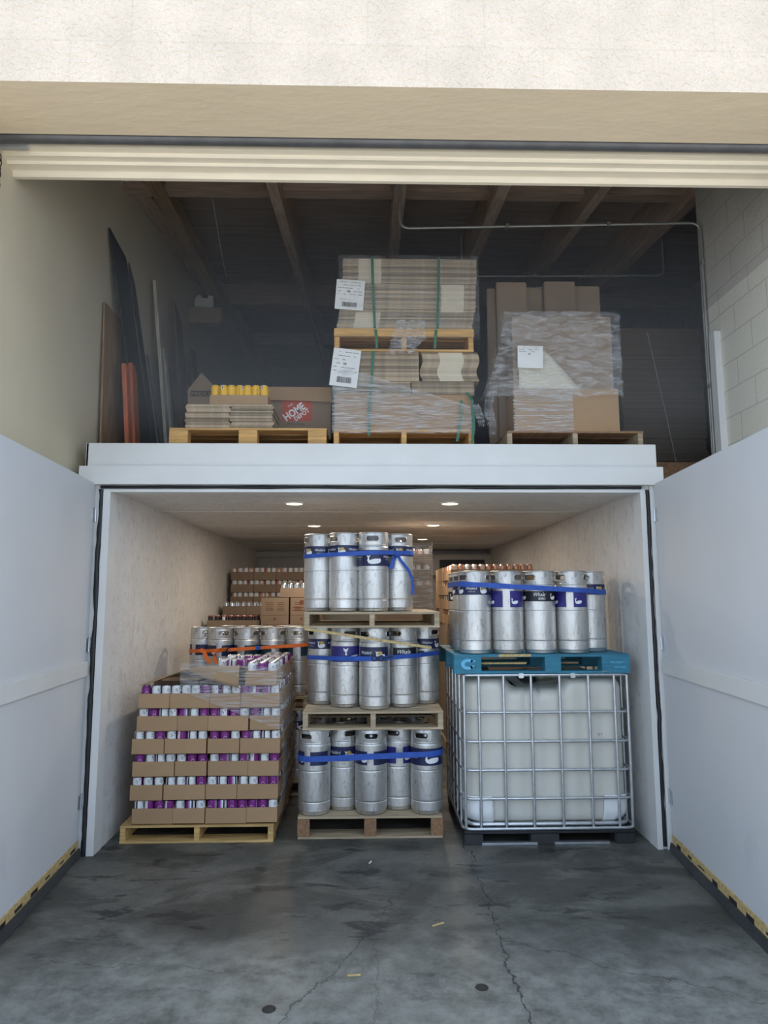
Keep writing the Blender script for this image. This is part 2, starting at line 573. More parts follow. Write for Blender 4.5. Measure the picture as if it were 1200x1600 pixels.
# cooler shell
struct(B(XL - .13, XL, .10, CD, 0, LZ - .02, osb).build('wall_left'), 'white painted strand board wall inside the cooler, left side', 'wall')
struct(B(XR, XR + .13, .10, CD, 0, LZ - .02, osb).build('wall_right'), 'white painted strand board wall inside the cooler, right side', 'wall')
struct(B(XL - .13, XR + .13, CD, CD + .13, 0, LZ - .02, evap_m).build('wall_back'), 'grey back wall at the far end of the cooler', 'wall')
cl = B(XL, XR, .10, CD, CZT, CZT + .12, osb)
for y in (1.2, 2.4, 3.6, 4.8):
    cl.box(XL, XR, y, y + .006, CZT - .003, CZT, white_trim)
struct(cl.build('ceiling'), 'white painted strand board ceiling of the cooler', 'ceiling')
tl = [(.6, 1.5), (1.8, 1.2)]
w3 = MB()
w3.box(XL, XR, 6.30, 6.34, 2.36, 2.44, evap_m)
w3.box(XL + .06, .40, 6.31, 6.34, 2.0, 2.34, evap_m)
struct(w3.build('trim_1'), 'grey trim rail and sheet panel across the cooler back wall', 'trim')
# loft floor and fascia
struct(B(-2.0, 2.10, .02, 6.5, LZ - .02, LZ, pal_wood).build('floor_loft'), 'wooden loft deck on top of the cooler', 'floor')
f = B(-2.005, 2.10, -.03, .02, 2.615, LZ, white_trim)
struct(f.build('trim_2', bevel=.003), 'upper white fascia board along the loft edge', 'trim')
f = B(-2.03, 2.125, -.075, .02, 2.495, 2.625, white_trim)
for x in (-1.2, -.35, .45, 1.3, 1.95):
    for z in (2.52, 2.6):
        f.lathe([(.0045, 0), (.0045, .002)], 6, black_ink, x, 0, 0)
        f.v[-12:] = [(v[0], -.056 - (v[2]) * .5, z + (v[1])) for v in f.v[-12:]]
struct(f.build('trim_3'), 'lower white fascia board above the cooler opening', 'trim')
struct(B(-2.005, -1.99, -.03, .3, 2.5, LZ, white_trim).build('trim_4'), 'white end board of the loft fascia at the left wall', 'trim')
# jambs (casing strips) and header
j = MB()
j.box(-1.868, XL + .008, -.035, .10, 0, 2.465, white_trim)
j.box(-1.955, -1.868, -.02, .10, 0, 2.498, white_trim)
struct(j.build('trim_5', bevel=.002), 'white timber door jamb on the left of the cooler opening', 'trim')
j = MB()
j.box(XR - .008, 2.004, -.035, .10, 0, 2.465, white_trim)
j.box(2.004, 2.035, -.02, .10, 0, 2.50, white_trim)
j.box(2.035, 2.105, -.04, .10, 0, 2.50, white_trim)
struct(j.build('trim_6', bevel=.002), 'white timber door jamb on the right of the cooler opening', 'trim')
j = MB()
j.box(XL + .008, XR - .008, -.034, .10, 2.445, 2.463, white_trim)
j.box(XL, XR, .02, .10, 2.463, 2.62, white_trim)
j.box(-1.94, 2.105, -.018, .10, 2.463, 2.50, white_trim)
struct(j.build('trim_7', bevel=.002), 'white header strip over the cooler opening', 'trim')
def gasket(name, pts, w, label, wob=.006, seed=0):
    mb = MB()
    n = 90
    (x0, z0), (x1, z1) = pts
    vert = abs(z1 - z0) > abs(x1 - x0)
    rows = []
    for i in range(n + 1):
        t = i / n
        x, z = x0 + (x1 - x0) * t, z0 + (z1 - z0) * t
        d = wob * 2 * noise.noise((t * 7, seed, 0)) + wob * noise.noise((t * 30, seed, 4))
        ww = w * (1 + .35 * noise.noise((t * 12, seed, 9)))
        for s_, dy in ((-1, 0), (-.6, -.016), (.6, -.016), (1, 0)):
            rows.append((x + d + s_ * ww / 2, -.022 + dy, z) if vert else (x, -.022 + dy, z + d * .5 + s_ * ww / 2))
    fs = []
    for i in range(n):
        for k in range(3):
            a = i * 4 + k
            fs.append((a, a + 1, a + 5, a + 4))
    mb.add(rows, fs, rubber, True)
    return tag(mb.build(name), label, 'gasket')
gasket('door_gasket', ((-1.888, 2.465), (-1.888, .0)), .036, 'black rubber gasket running down the left jamb of the cooler', seed=1)
gasket('door_gasket', ((2.020, 2.465), (2.020, .02)), .026, 'black rubber gasket running down the right jamb of the cooler', seed=5)
gasket('door_gasket', ((-1.89, 2.482), (1.98, 2.482)), .022, 'black rubber gasket along the header over the cooler opening', .003, seed=8)

# cooler doors, swung open towards the yard
def cooler_door(name, hx, hy, ex, ey, side, label):
    d = Vector((ex - hx, ey - hy, 0)).normalized()
    ang = math.atan2(d.y, d.x)
    o = B(0, 1.96, -.05 if side > 0 else 0, 0 if side > 0 else .05, .105, 2.505, white_door).build(name, bevel=.002)
    # local x runs along the door, local +y is to the left of that direction
    o.location = (hx, hy, 0)
    o.rotation_euler = (0, 0, ang)
    struct(o, label, 'door')
    s = 1 if side > 0 else -1       # visible face direction in local y
    def bb(x0, x1, y0, y1, z0, z1):
        return x0, x1, min(y0, y1), max(y0, y1), z0, z1
    bt = B(*bb(.03, 1.95, 0, s * .018, 1.175, 1.275), white_trim)
    for x in (.35, .75, 1.2, 1.65):
        for z in (1.2, 1.25):
            bt.box(x, x + .008, min(0, s * .019), max(0, s * .019), z, z + .008, galv)
    bt.build('batten', o, bevel=.002)
    e = MB()
    e.box(*bb(.01, 1.95, -s * .05, s * .006, .04, .105), raw_wood)
    rr = random.Random(hx)
    for k in range(9):
        x = .05 + k * .2 + rr.random() * .05
        e.box(*bb(x, x + .05 + rr.random() * .06, -s * .01, s * .0075, .052 + rr.random() * .02, .08), black_ink)
    we = e.build('raw_edge', o)
    we['label'] = 'unpainted wood bottom edge'
    sw = MB()
    n = 40
    vs, fs = [], []
    for i in range(n + 1):
        x = .01 + 1.94 * i / n
        w = .012 * noise.noise((x * 3, hx, 0))
        for y, z in ((s * .008, .055), (s * .018, .055), (s * (.030 + w), .004), (s * (.018 + w), .004)):
            vs.append((x, y, z))
    for i in range(n):
        for k in range(4):
            fs.append((i * 4 + k, i * 4 + (k + 1) % 4, i * 4 + 4 + (k + 1) % 4, i * 4 + 4 + k))
    sw.add(vs, fs, sweep_m)
    sw.build('sweep', o)
    for z in (.35, 1.38, 2.28):
        h = MB()
        h.tube([(-.012, s * .004, z - .05), (-.012, s * .004, z + .05)], .008, galv)
        h.box(*bb(-.012, .05, 0, s * .004, z - .045, z + .045), galv)
        h.build('hinge', o)
    return o
# visible face looks inwards: left door faces +x, right door faces -x
cooler_door('door_1', -1.922, -.035, -1.838, -1.15, 1, 'white plywood cooler door swung open on the left')
cooler_door('door_2', 2.062, -.055, 1.935, -1.50, -1, 'white plywood cooler door swung open on the right')

# building shell
struct(B(-2.4, -2.1, -1.67, 9.3, 0, 7, cream_wall).build('wall_bay_left'), 'cream stucco side wall of the bay, left', 'wall')
struct(B(2.65, 2.9, -1.67, .24, 0, 7, cmu).build('wall_bay_right'), 'painted block side wall of the bay, right', 'wall')
struct(B(4.4, 4.6, -1.28, 9.3, 0, 7, dark_roof).build('wall_loft_right'), 'dark far side wall of the loft space', 'wall')
struct(B(2.9, 4.6, .14, .24, 0, 7, dark_roof).build('wall_pier'), 'dark return wall behind the block pier', 'wall')
struct(B(-2.4, 4.6, 9.2, 9.4, 0, 7, dark_roof).build('wall_loft_back'), 'dark boarded back wall of the loft', 'wall')
lin = B(-9, 9, -1.684, -1.29, 4.27, 7.2, stucco)
o = lin.build('wall_front')
o.data.materials.append(soffit_m)
for p in o.data.polygons:
    if p.normal.z < -.9:
        p.material_index = 1
struct(o, 'cream split block front wall above the bay opening', 'wall')
struct(B(-9, -2.4, -1.684, -1.29, 0, 4.27, stucco).build('wall_front_left'), 'cream block front wall left of the bay opening', 'wall')
struct(B(2.9, 9, -1.684, -1.29, 0, 4.27, stucco).build('wall_front_right'), 'cream block front wall right of the bay opening', 'wall')
# roof deck rising to the back: underside z = 4.98 + .115*(y-.7)
RS = .128
def rz(y):
    return 5.05 + RS * (y - .5)
rf = MB()
T = Matrix.Shear('XY', 4, (0, 0))
ys = [-1.7, 9.4]
vs = []
for y in ys:
    for x in (-9, 9):
        vs.append((x, y, rz(y) + .40))
for y in ys:
    for x in (-9, 9):
        vs.append((x, y, rz(y) + .7))
rf.add(vs, [(0, 1, 3, 2), (4, 6, 7, 5), (0, 4, 5, 1), (2, 3, 7, 6), (0, 2, 6, 4), (1, 5, 7, 3)], dark_roof)
struct(rf.build('ceiling_loft'), 'dark brown boarded roof deck over the loft', 'ceiling')
def sloped(x, w, y0, y1, zlo, zhi, m, name, label):
    mb = MB()
    vs = []
    for y in (y0, y1):
        for xx in (x - w / 2, x + w / 2):
            for dz in (zlo, zhi):
                vs.append((xx, y, rz(y) + dz))
    mb.add(vs, [(0, 1, 3, 2), (4, 6, 7, 5), (0, 4, 5, 1), (2, 3, 7, 6), (0, 2, 6, 4), (1, 5, 7, 3)], m)
    return struct(mb.build(name), label, 'beam')
for i, (x, w) in enumerate(((-.78, .09), (.27, .10), (1.12, .10), (1.95, .09), (2.8, .09))):
    sloped(x, w, -1.25, 9.2, .0, .40, beam_m, 'trim_%d' % (10 + i), 'brown roof rafter, %s from the left behind the header' % ORD[i])
mb = MB()
mb.add([(x, y, 5.17 + .033 * (y - .7) + dz) for y in (-.6, 8.5) for x in (-1.87, -1.74) for dz in (0, .16)], [(0, 1, 3, 2), (4, 6, 7, 5), (0, 4, 5, 1), (2, 3, 7, 6), (0, 2, 6, 4), (1, 5, 7, 3)], glulam)
struct(mb.build('trim_20'), 'tan roof brace running back beside the left wall', 'beam')
sloped(-2.02, .16, .55, 9.2, .17, .38, beam_m, 'trim_21', 'brown ledger beam with ragged plaster along the left wall')
struct(B(-2.1, 4.4, .66, .78, 5.19, 5.50, beam_x).build('trim_22'), 'brown timber header crossing under the roof near the front', 'beam')
struct(B(-2.1, 4.4, 3.9, 4.05, 5.60, 5.92, beam_x).build('trim_23'), 'dark cross beam deep in the loft', 'beam')
struct(B(-2.1, 4.4, 6.4, 6.55, 6.0, 6.25, beam_x).build('trim_24'), 'dark cross beam at the far end of the loft', 'beam')
# metal hangers on the header
for i, x in enumerate((-.90, .17, 1.02, 1.86)):
    mb = MB()
    mb.add([(0, 0, 0), (.07, 0, 0), (.05, -.004, -.16), (0, -.03, 0), (.07, -.03, 0), (.05, -.01, -.16)],
           [(0, 1, 2), (3, 5, 4), (0, 3, 4, 1), (1, 4, 5, 2), (2, 5, 3, 0)], galv)
    o = mb.build('joist_hanger')
    o.location = (x, .655, 5.30)
    tag(o, 'small pale metal hanger on the header, %s from the left' % ORD[i], 'bracket', 'hangers on the timber header')

# overhead shutter and its tube behind the lintel
sh = empty('roller_shutter', 'cream steel roller shutter wound up behind the lintel', 'shutter', (0, -1.2, 4.25))
mb = MB()
mb.tube([(-2.1, -.045, .035), (2.65, -.045, .035)], .036, metal_grey, 16)
mb.build('barrel', sh)
prof = [(0, 0), (.035, .0), (.04, -.005), (.04, -.022), (.085, -.022), (.09, -.028), (.09, -.040), (.15, -.040), (.16, -.048), (.16, -.075), (.185, -.075), (.185, .12), (0, .12)]
mb = MB()
n = len(prof)
mb.add([(x, y, z) for x in (-2.1, 2.65) for y, z in prof], [(i, (i + 1) % n, n + (i + 1) % n, n + i) for i in range(n)] + [tuple(range(n)), tuple(range(n, 2 * n))], shutter_m)
mb.build('slat_curtain', sh)
mb = B(-2.1, -1.93, -.03, .0, -.02, .02, galv)
mb.build('guide_bracket', sh)
# chain
mb = MB()
for k in range(13):
    z = 4.17 - k * .034
    pts = []
    for i in range(10):
        a = 2 * PI * i / 10
        dx, dz = .010 * math.cos(a), .021 * math.sin(a)
        pts.append((dx, 0, z + dz) if k % 2 else (0, dx, z + dz))
    mb.tube([(-2.075 + p[0], -1.225 + p[1], p[2]) for p in pts], .0035, chain_m, 5, True)
tag(mb.build('pull_chain'), 'dark steel pull chain hanging at the left end of the shutter', 'chain')

# conduits
def smooth_path(pts, r=.08, n=5):
    out = [Vector(pts[0])]
    for a, b, c in zip(pts, pts[1:], pts[2:]):
        a, b, c = map(Vector, (a, b, c))
        p = b + (a - b).normalized() * r
        q = b + (c - b).normalized() * r
        for i in range(n + 1):
            t = i / n
            out.append(p.lerp(b, t).lerp(b.lerp(q, t), t))
    out.append(Vector(pts[-1]))
    return out
def conduit(pts, r, label, clips=()):
    e = empty('conduit', label, 'conduit', pts[0])
    o = Vector(pts[0])
    MB().tube([p - o for p in smooth_path(pts)], r, conduit_m).build('pipe', e)
    for c in clips:
        c = Vector(c) - o
        B(c.x - .012, c.x + .012, c.y - .018, c.y + .018, c.z - .018, c.z + .018, conduit_m).build('clip', e)
    return e
conduit([(.256, .2, 5.0), (.256, .2, 4.585), (2.625, .15, 4.63), (2.625, .15, 2.75)], .011,
        'thin grey conduit crossing below the header and dropping down the right wall', [(1.1, .18, 4.60), (1.9, .165, 4.615), (2.625, .15, 4.3), (2.625, .15, 3.3)])
conduit([(.9, 1.3, 5.15), (.9, 1.3, 4.735), (2.85, 1.3, 4.76), (2.85, 1.3, 5.15)], .010, 'shorter grey conduit crossing lower behind the cartons', [(1.6, 1.3, 4.744)])
MB().box(2.60, 2.65, .0, .08, 2.6, 3.68, white_trim).build('wall_chase')
o = bpy.data.objects['wall_chase']
tag(o, 'cream vertical chase on the right block wall below the conduit', 'chase')
for i, (a, b) in enumerate((((-1.45, 1.0, rz(1.0) + .398), (-1.40, 1.6, 4.85)), ((-.72, 1.2, rz(1.2) + .02), (-.50, 3.2, 4.35)))):
    mb = MB()
    A, Bq = Vector(a), Vector(b)
    mb.tube([A.lerp(Bq, t / 8) - Vector((0, 0, .03 * math.sin(PI * t / 8))) for t in range(9)], .005, conduit_m, 5)
    tag(mb.build('hanging_wire'), ['thin pale wire hanging by the left brace', 'long thin wire hanging behind the second rafter'][i], 'wire', 'loose wires under the roof')
# emergency light on the cross beam end
e = empty('emergency_light', 'white twin head emergency light on the beam end at the left wall', 'light', (-1.93, 2.90, 5.09))
B(-.11, .11, -.05, .05, 0, .12, plastic_white).build('housing', e, bevel=.01)
for x in (-.07, .07):
    MB().lathe([(.001, 0), (.035, .0), (.04, .05), (.02, .07), (.001, .07)], 12, plastic_white, x, 0, .11).build('lamp_head', e)
struct(B(-2.1, -1.72, 2.84, 2.96, 4.90, 5.09, glulam).build('trim_25'), 'tan beam pocket block at the left wall', 'beam')

# ceiling lamps in the cooler
def downlight(x, y, label, power=3.5):
    e = empty('ceiling_lamp', label, 'lamp', (x, y, CZT), 0, 'recessed lamps in the cooler ceiling')
    MB().lathe([(.085, 0), (.085, -.008), (.066, -.010), (.066, 0)], 24, plastic_white).build('trim_ring', e)
    MB().disc(.066, -.006, 24, lamp_glow).build('diffuser', e)
    l = bpy.data.lights.new('lamp_light', 'AREA')
    l.shape = 'DISK'
    l.size = .12
    l.energy = power
    l.color = (1, .86, .70)
    lo = bpy.data.objects.new('lamp_light', l)
    C.objects.link(lo)
    lo.parent = e
    lo.location = (0, 0, -.02)
downlight(-.592, .64, 'recessed round ceiling lamp, front left above the can pallet')
downlight(.672, .632, 'recessed round ceiling lamp, front right above the tote')
downlight(-.566, 2.37, 'recessed round ceiling lamp, middle row on the left', 8)
downlight(.697, 2.31, 'recessed round ceiling lamp, middle row on the right', 8)
downlight(.722, 4.055, 'recessed round ceiling lamp, farthest back on the right', 8)

# evaporator on the back wall
ev = empty('evaporator_unit', 'grey evaporator with dark grille openings on the cooler back wall', 'cooling unit', (1.25, 6.0, 2.05))
B(-.62, .75, 0, .36, 0, .33, evap_m).build('casing', ev, bevel=.01)
for x0, x1 in ((-.50, -.25), (-.10, .62)):
    B(x0, x1, -.012, 0, .06, .24, black_plastic).build('grille', ev)

# floor plugs and litter
for i, (x, y) in enumerate(((-.409, -1.761), (.503, -1.628))):
    o = MB().lathe([(.0, .004), (.024, .004), (.03, .0)], 14, black_ink).build('floor_plug')
    o.location = (x, y, 0)
    tag(o, ['dark round plug set in the floor, nearer the left', 'dark round plug set in the floor beside the long crack'][i], 'plug', 'dark plugs in the slab')
for i, (x, y, a, c, l) in enumerate(((.37, -1.05, .5, .035, 'thin pale wood splinter lying on the open floor'), (.02, -.2, 1.2, .02, 'small white scrap on the floor in front of the middle pallet'),
                                     (-.06, -1.52, .1, .03, 'pale sliver on the floor near the left floor plug'))):
    o = B(-c, c, -.004, .004, 0, .005, raw_wood if i != 1 else paper).build('floor_scrap')
    o.location = (x, y, .001)
    o.rotation_euler = (0, 0, a)
    tag(o, l, 'scrap')

# ================================================================ PALLETS
def pallet(w, d, h, label, loc, m=pal_wood, mblock=None, rzn=0, group='wooden pallets', notch=False, blocks=False):
    """front edge at local y=0, deck boards run along x"""
    e = empty('pallet', label, 'pallet', loc, rzn, group)
    mblock = mblock or m
    rr = random.Random(label)
    bt = .016
    dk = MB()
    y = 0
    nb = 7 if d > .9 else 5
    bw = d / nb
    for k in range(nb):
        jx = rr.uniform(-.004, .004)
        dk.box(-w / 2 + jx, w / 2 + jx, y + (0 if k == 0 else .012), y + bw - .012, h - bt, h - rr.uniform(0, .002), m)
        y += bw
    dk.build('deck', e)
    bs = MB()
    for k in (0, nb // 2, nb - 1):
        bs.box(-w / 2, w / 2, k * bw + .002, k * bw + bw - .012, 0, .015, m)
    bs.build('base', e)
    if blocks:
        for x in (-w / 2 + blocks / 2, 0, w / 2 - blocks / 2):
            for yy in (0, d / 2 - .05, d - .10):
                B(x - blocks / 2, x + blocks / 2, yy + .003, yy + .10, .015, h - bt, mblock).build('block', e)
    else:
        for x in (-w / 2 + .02, 0, w / 2 - .02):
            B(x - .019, x + .019, .004, d - .004, .015, h - bt, mblock).build('stringer', e, bevel=.002)
    return e

# ================================================================ KEGS
KR, KH = .1175, .594
def keg_body():
    mb = MB()
    r = KR
    p = [(.02, .035), (.085, .02), (.104, .004), (.108, 0), (.111, .004), (.111, .016), (r - .004, .022), (r - .001, .028), (r - .001, .082), (r - .007, .087), (r - .001, .092),
         (r - .0005, .10), (r, .105), (r, .292), (r + .001, .298), (r - .006, .303), (r + .001, .308), (r, .314), (r, .478), (r - .004, .490),
         (r - .012, .500), (.08, .515), (.03, .525), (.001, .527)]
    # walls, grooves and dome as separate rings so that the straight walls shade straight
    cut = [0, 7, 8, 11, 13, 17, 18, 20, len(p) - 1]
    for a, b in zip(cut, cut[1:]):
        mb.lathe(p[a:b + 1], 40, steel)
    return mb.build('keg_body_src')
def keg_collar():
    """rolled collar ring with three oval hand holes, each with a raised lip"""
    mb = MB()
    r = KR - .003
    z0, z1, zc = .492, KH - .006, .545
    hw, hh = .049, .018           # slot half width (arc length), half height
    cents = (0, 2 * PI / 3, 4 * PI / 3)
    half = .075 / r
    f3 = lambda rr: (lambda u, z, c: (rr * math.cos(c + u / r), rr * math.sin(c + u / r), z))
    fo, fi = f3(r), f3(r - .004)
    n = 28
    slot = []
    for i in range(n):
        a = 2 * PI * i / n
        ca, sa = math.cos(a), math.sin(a)
        cx = (hw - hh) * (1 if ca > 0 else -1) if abs(ca) > 1e-6 else 0
        slot.append((cx + hh * ca, zc + hh * sa))
    rect = []
    U, V0, V1 = .075, z0, z1
    for u, z in slot:
        du, dz = u, z - zc
        # push along the ray to the rectangle
        k = min((U / abs(du)) if abs(du) > 1e-9 else 1e9, ((V1 - zc) / dz) if dz > 1e-9 else 1e9, ((V0 - zc) / dz) if dz < -1e-9 else 1e9)
        rect.append((du * k, zc + dz * k))
    # force the corners in
    for cu, cv in ((U, V1), (-U, V1), (U, V0), (-U, V0)):
        i = min(range(n), key=lambda q: (rect[q][0] - cu) ** 2 + (rect[q][1] - cv) ** 2)
        rect[i] = (cu, cv)
    for c in cents:
        for fn in (fo, fi):
            mid = [((a[0] + b[0]) / 2, (a[1] + b[1]) / 2) for a, b in zip(slot, rect)]
            vs = [fn(u, z, c) for u, z in slot] + [fn(u, z, c) for u, z in mid] + [fn(u, z, c) for u, z in rect]
            fs = []
            for j in range(2):
                for i in range(n):
                    fs.append((j * n + i, j * n + (i + 1) % n, (j + 1) * n + (i + 1) % n, (j + 1) * n + i))
            mb.add(vs, fs, steel if fn is fo else steel_dark, True)
        lip = [fo(u * 1.05, zc + (z - zc) * 1.12, c) for u, z in slot]
        mb.tube(lip, .0035, steel, 6, True)
    gap0 = U / r
    for k in range(3):
        a0, a1 = cents[k] + gap0, cents[(k + 1) % 3] - gap0 + (2 * PI if k == 2 else 0)
        for rr_, m in ((r, steel), (r - .004, steel_dark)):
            vs, fs = [], []
            N_ = 10
            for i in range(N_ + 1):
                a = a0 + (a1 - a0) * i / N_
                vs += [(rr_ * math.cos(a), rr_ * math.sin(a), z0), (rr_ * math.cos(a), rr_ * math.sin(a), z1)]
            for i in range(N_):
                fs.append((2 * i, 2 * i + 2, 2 * i + 3, 2 * i + 1))
            mb.add(vs, fs, m, True)
    mb.lathe([(r - .002, z0 - .004), (r + .001, z0), (r + .001, z0 + .006), (r - .001, z0 + .009)], 40, steel)
    mb.lathe([(r - .006, z1 - .003), (r + .002, z1 - .003), (r + .003, z1 + .002), (r, z1 + .006), (r - .005, z1 + .005), (r - .006, z1 - .003)], 40, steel)
    return mb.build('keg_collar_src', fix=False)
def keg_valve():
    mb = MB()
    mb.lathe([(.032, .52), (.032, .545), (.026, .552), (.018, .552), (.016, .543), (.001, .543)], 20, galv)
    return mb.build('keg_valve_src')
def label_mesh(kind):
    patches = []           # (a0, a1, MB)
    cur = [None]
    def pick(u):
        a = u / KR
        for a0, a1, q in patches:
            if a0 - .05 <= a <= a1 + .05:
                return q
        return patches[0][2]
    R = KR + .0012
    def finer(vs, fs, lim=.011):
        vs = list(vs)
        out = []
        st = []
        for f in fs:
            for i in range(1, len(f) - 1):
                st.append((f[0], f[i], f[i + 1]))
        while st:
            a, b, c = st.pop()
            k = max(((abs(vs[p][0] - vs[q][0]), p, q, r) for p, q, r in ((a, b, c), (b, c, a), (c, a, b))))
            if k[0] > lim:
                _, p, q, r = k
                vs.append(((vs[p][0] + vs[q][0]) / 2, (vs[p][1] + vs[q][1]) / 2))
                m_ = len(vs) - 1
                st += [(p, m_, r), (m_, q, r)]
            else:
                out.append((a, b, c))
        return vs, out
    def decal(q, pts, m, f3):
        vs, fs = finer(pts, [tuple(t) for t in tessellate_polygon([[Vector((p[0], p[1], 0)) for p in pts]])])
        q.add([f3(*p) for p in vs], fs, m)
    def wr(rr):
        return lambda u, z: (rr * math.cos(-PI / 2 + u / KR), rr * math.sin(-PI / 2 + u / KR), z)
    def band(a0, a1, z0, z1, m):
        N_ = max(3, int((a1 - a0) / .12))
        mb = MB()
        patches.append((a0, a1, mb))
        vs, fs = [], []
        for i in range(N_ + 1):
            a = -PI / 2 + a0 + (a1 - a0) * i / N_
            vs += [(R * math.cos(a), R * math.sin(a), z0), (R * math.cos(a), R * math.sin(a), z1)]
        for i in range(N_):
            fs.append((2 * i, 2 * i + 2, 2 * i + 3, 2 * i + 1))
        mb.add(vs, fs, m, True)
    F = wr(R + .0006)
    F2 = wr(R + .001)
    def whale(u, z, s, sx=1.45, sunny=False, flip=1):
        mb = pick(u)
        if sunny:
            decal(mb, circ(u + .62 * s * flip, z + .62 * s, .34 * s), sun_ink, F)
        decal(mb, [(u + (p[0] * sx * s) * flip, z + p[1] * s) for p in WHALE], white_ink, F2)
        decal(mb, [(u + x * flip, zz) for x, zz in circ(1.25 * s, z + .30 * s, .035 * s, 6)], navy, wr(R + .0014))
    def T(txt, size, u, z, m=white_ink, shear=0., width=None):
        vs, fs, w = text2d(txt, size, shear)
        k = 1 if width is None else width / w
        vs, fs = finer([(x * k - w * k / 2, y) for x, y in vs], fs)
        pick(u).add([F(u + x, z + y) for x, y in vs], fs, m)
    if kind == 'wrap':          # narrow navy wrap with script and whale repeated
        band(-PI, PI, .420, .497, navy)
        for n_, u0 in enumerate((-.32, -.135, .05, .235)):
            T('Whalebird', .026, u0 + .01, .458, shear=.35, width=.080)
            T('CRAFTED ALES', .008, u0 + .01, .440)
            whale(u0 + .070, .428, .055, 1.1, sunny=n_ % 2 == 1)
    elif kind == 'big':         # tall navy wrap with big whale in front
        band(-PI, PI, .338, .458, navy)
        for u0 in (-.28, .0, .26):
            whale(u0 - .045, .352, .072, 1.55)
            T('Whalebird', .026, u0 - .125, .40, shear=.35, width=.085)
            T('CRAFTED ALES', .008, u0 - .125, .385)
    elif kind == 'violet':      # separate violet blocks
        for a0, a1 in ((-1.1, .0), (.45, 1.5), (2.0, 3.0), (-2.7, -1.7)):
            band(a0, a1, .330, .448, violet)
        for u0 in (-.125, .06, .24):
            whale(u0, .352, .045, 1.2)
    elif kind == 'tail':        # wide violet label, whale tail and splash
        band(-1.35, 1.5, .335, .452, violet)
        mb = pick(0)
        decal(mb, [(-.03 + .040 * x, .385 + .055 * z) for x, z in ((0, 1), (.5, .8), (1, 1), (.8, .55), (.62, .45), (.75, 0), (.4, 0), (.42, .45), (.15, .6))], white_ink, F)
        decal(mb, [(.0 + .09 * x, .372 + .018 * z) for x, z in ((0, 0), (.5, .6), (1, 1), (1, .4), (.5, .1))], white_ink, F)
        decal(mb, [(.0 + .09 * x, .352 + .010 * z) for x, z in ((0, 0), (.5, .6), (1, 1), (1, .4), (.5, .1))], white_ink, F)
    elif kind == 'black':       # black wrap: Whale BIRD + whale
        band(-PI, PI, .372, .446, black_lab)
        for u0 in (0.0, .245, -.245):
            T('Whale', .040, u0 - .035, .408, shear=.4, width=.082)
            T('BIRD', .024, u0 - .018, .383)
            whale(u0 + .045, .383, .048, 1.1)
    elif kind == 'blackfront':  # black label with script only at the front
        band(-.75, .95, .365, .440, black_lab)
        T('Whale', .044, .0, .395, shear=.4, width=.10)
        T('BIRD', .014, .03, .376)
    elif kind == 'sun':         # navy label with script at left, whale and sun
        band(-1.3, .82, .350, .452, navy)
        T('Whalebird', .034, -.085, .40, shear=.35, width=.09)
        T('CRAFTED ALES', .009, -.07, .378)
        whale(-.012, .368, .056, 1.35, sunny=True)
    elif kind == 'patch':       # two dark patches with bare steel between
        for a0, a1 in ((-1.45, -.25), (.15, 1.35), (2.0, 3.1), (-3.0, -2.0)):
            band(a0, a1, .345, .440, navy)
        whale(-.078, .362, .045, 1.1)
        T('Whalebird', .022, .085, .385, shear=.35, width=.085)
    elif kind == 'teal':
        for a0, a1 in ((-2.0, -.35), (.25, 1.9)):
            band(a0, a1, .345, .440, teal_lab)
    return [q.build('label_src_' + kind) for a0, a1, q in patches]
_kb, _kc, _kv = keg_body(), keg_collar(), keg_valve()
_kl = {k: label_mesh(k) for k in ('wrap', 'big', 'violet', 'tail', 'black', 'blackfront', 'sun', 'patch', 'teal')}
KL = {k: [o.data for o in v] for k, v in _kl.items()}
KB, KC, KV = _kb.data, _kc.data, _kv.data
for o in [_kb, _kc, _kv] + sum(_kl.values(), []):
    bpy.data.objects.remove(o)
def kid(name, me, parent):
    o = bpy.data.objects.new(name, me)
    C.objects.link(o)
    o.parent = parent
    return o
def keg(x, y, z, kind, rot, label, group, hole=0):
    """rot turns the label, hole turns body+collar (degrees)"""
    e = empty('beer_keg', label, 'keg', (x, y, z), 0, group)
    b = kid('body', KB, e)
    b.rotation_euler.z = math.radians(hole * 1.7)
    c = kid('collar', KC, e)
    c.rotation_euler.z = math.radians(-90 + hole)
    kid('valve', KV, e)
    if kind:
        for me in KL[kind]:
            l = kid('label_wrap', me, e)
            l.rotation_euler.z = math.radians(rot)
    return (x, y)

# central stack -----------------------------------------------------------
PY = .243
pallet(1.03, 1.20, .152, 'worn wooden pallet on the floor under the middle keg stack', (.022, PY, 0), pal_wood, pal_red)
_p = [o for o in bpy.data.objects if o.name == 'pallet' and 'under the middle' in o['label']][0]
for x in (-.475, .0, .475):
    B(x - .043, x + .043, -.004, .02, .017, .134, pal_red).build('end_block', _p)
zb = .154
g0 = 'kegs on the bottom pallet of the middle stack'
R0 = []
for x, y, k, r, h, l in ((-.388, .365, 'patch', -20, -32, 'leftmost front keg on the bottom pallet, dark label with whale'),
                         (-.180, .475, 'sun', 12, 30, 'second keg from left on the bottom pallet, label with yellow sun'),
                         (.028, .365, 'patch', 0, 0, 'centre front keg on the bottom pallet, hand hole facing out'),
                         (.232, .475, 'violet', -10, -22, 'fourth keg from left on the bottom pallet, set slightly back'),
                         (.436, .365, 'big', 10, -24, 'rightmost front keg on the bottom pallet')):
    R0.append(keg(x, y, zb, k, r, l, g0, h))
for x in (-.38, -.12, .14, .40):
    R0.append(keg(x, 1.15, zb, 'wrap', x * 90, 'steel keg in the hidden back row of the bottom pallet', 'back kegs of the bottom pallet', x * 60))
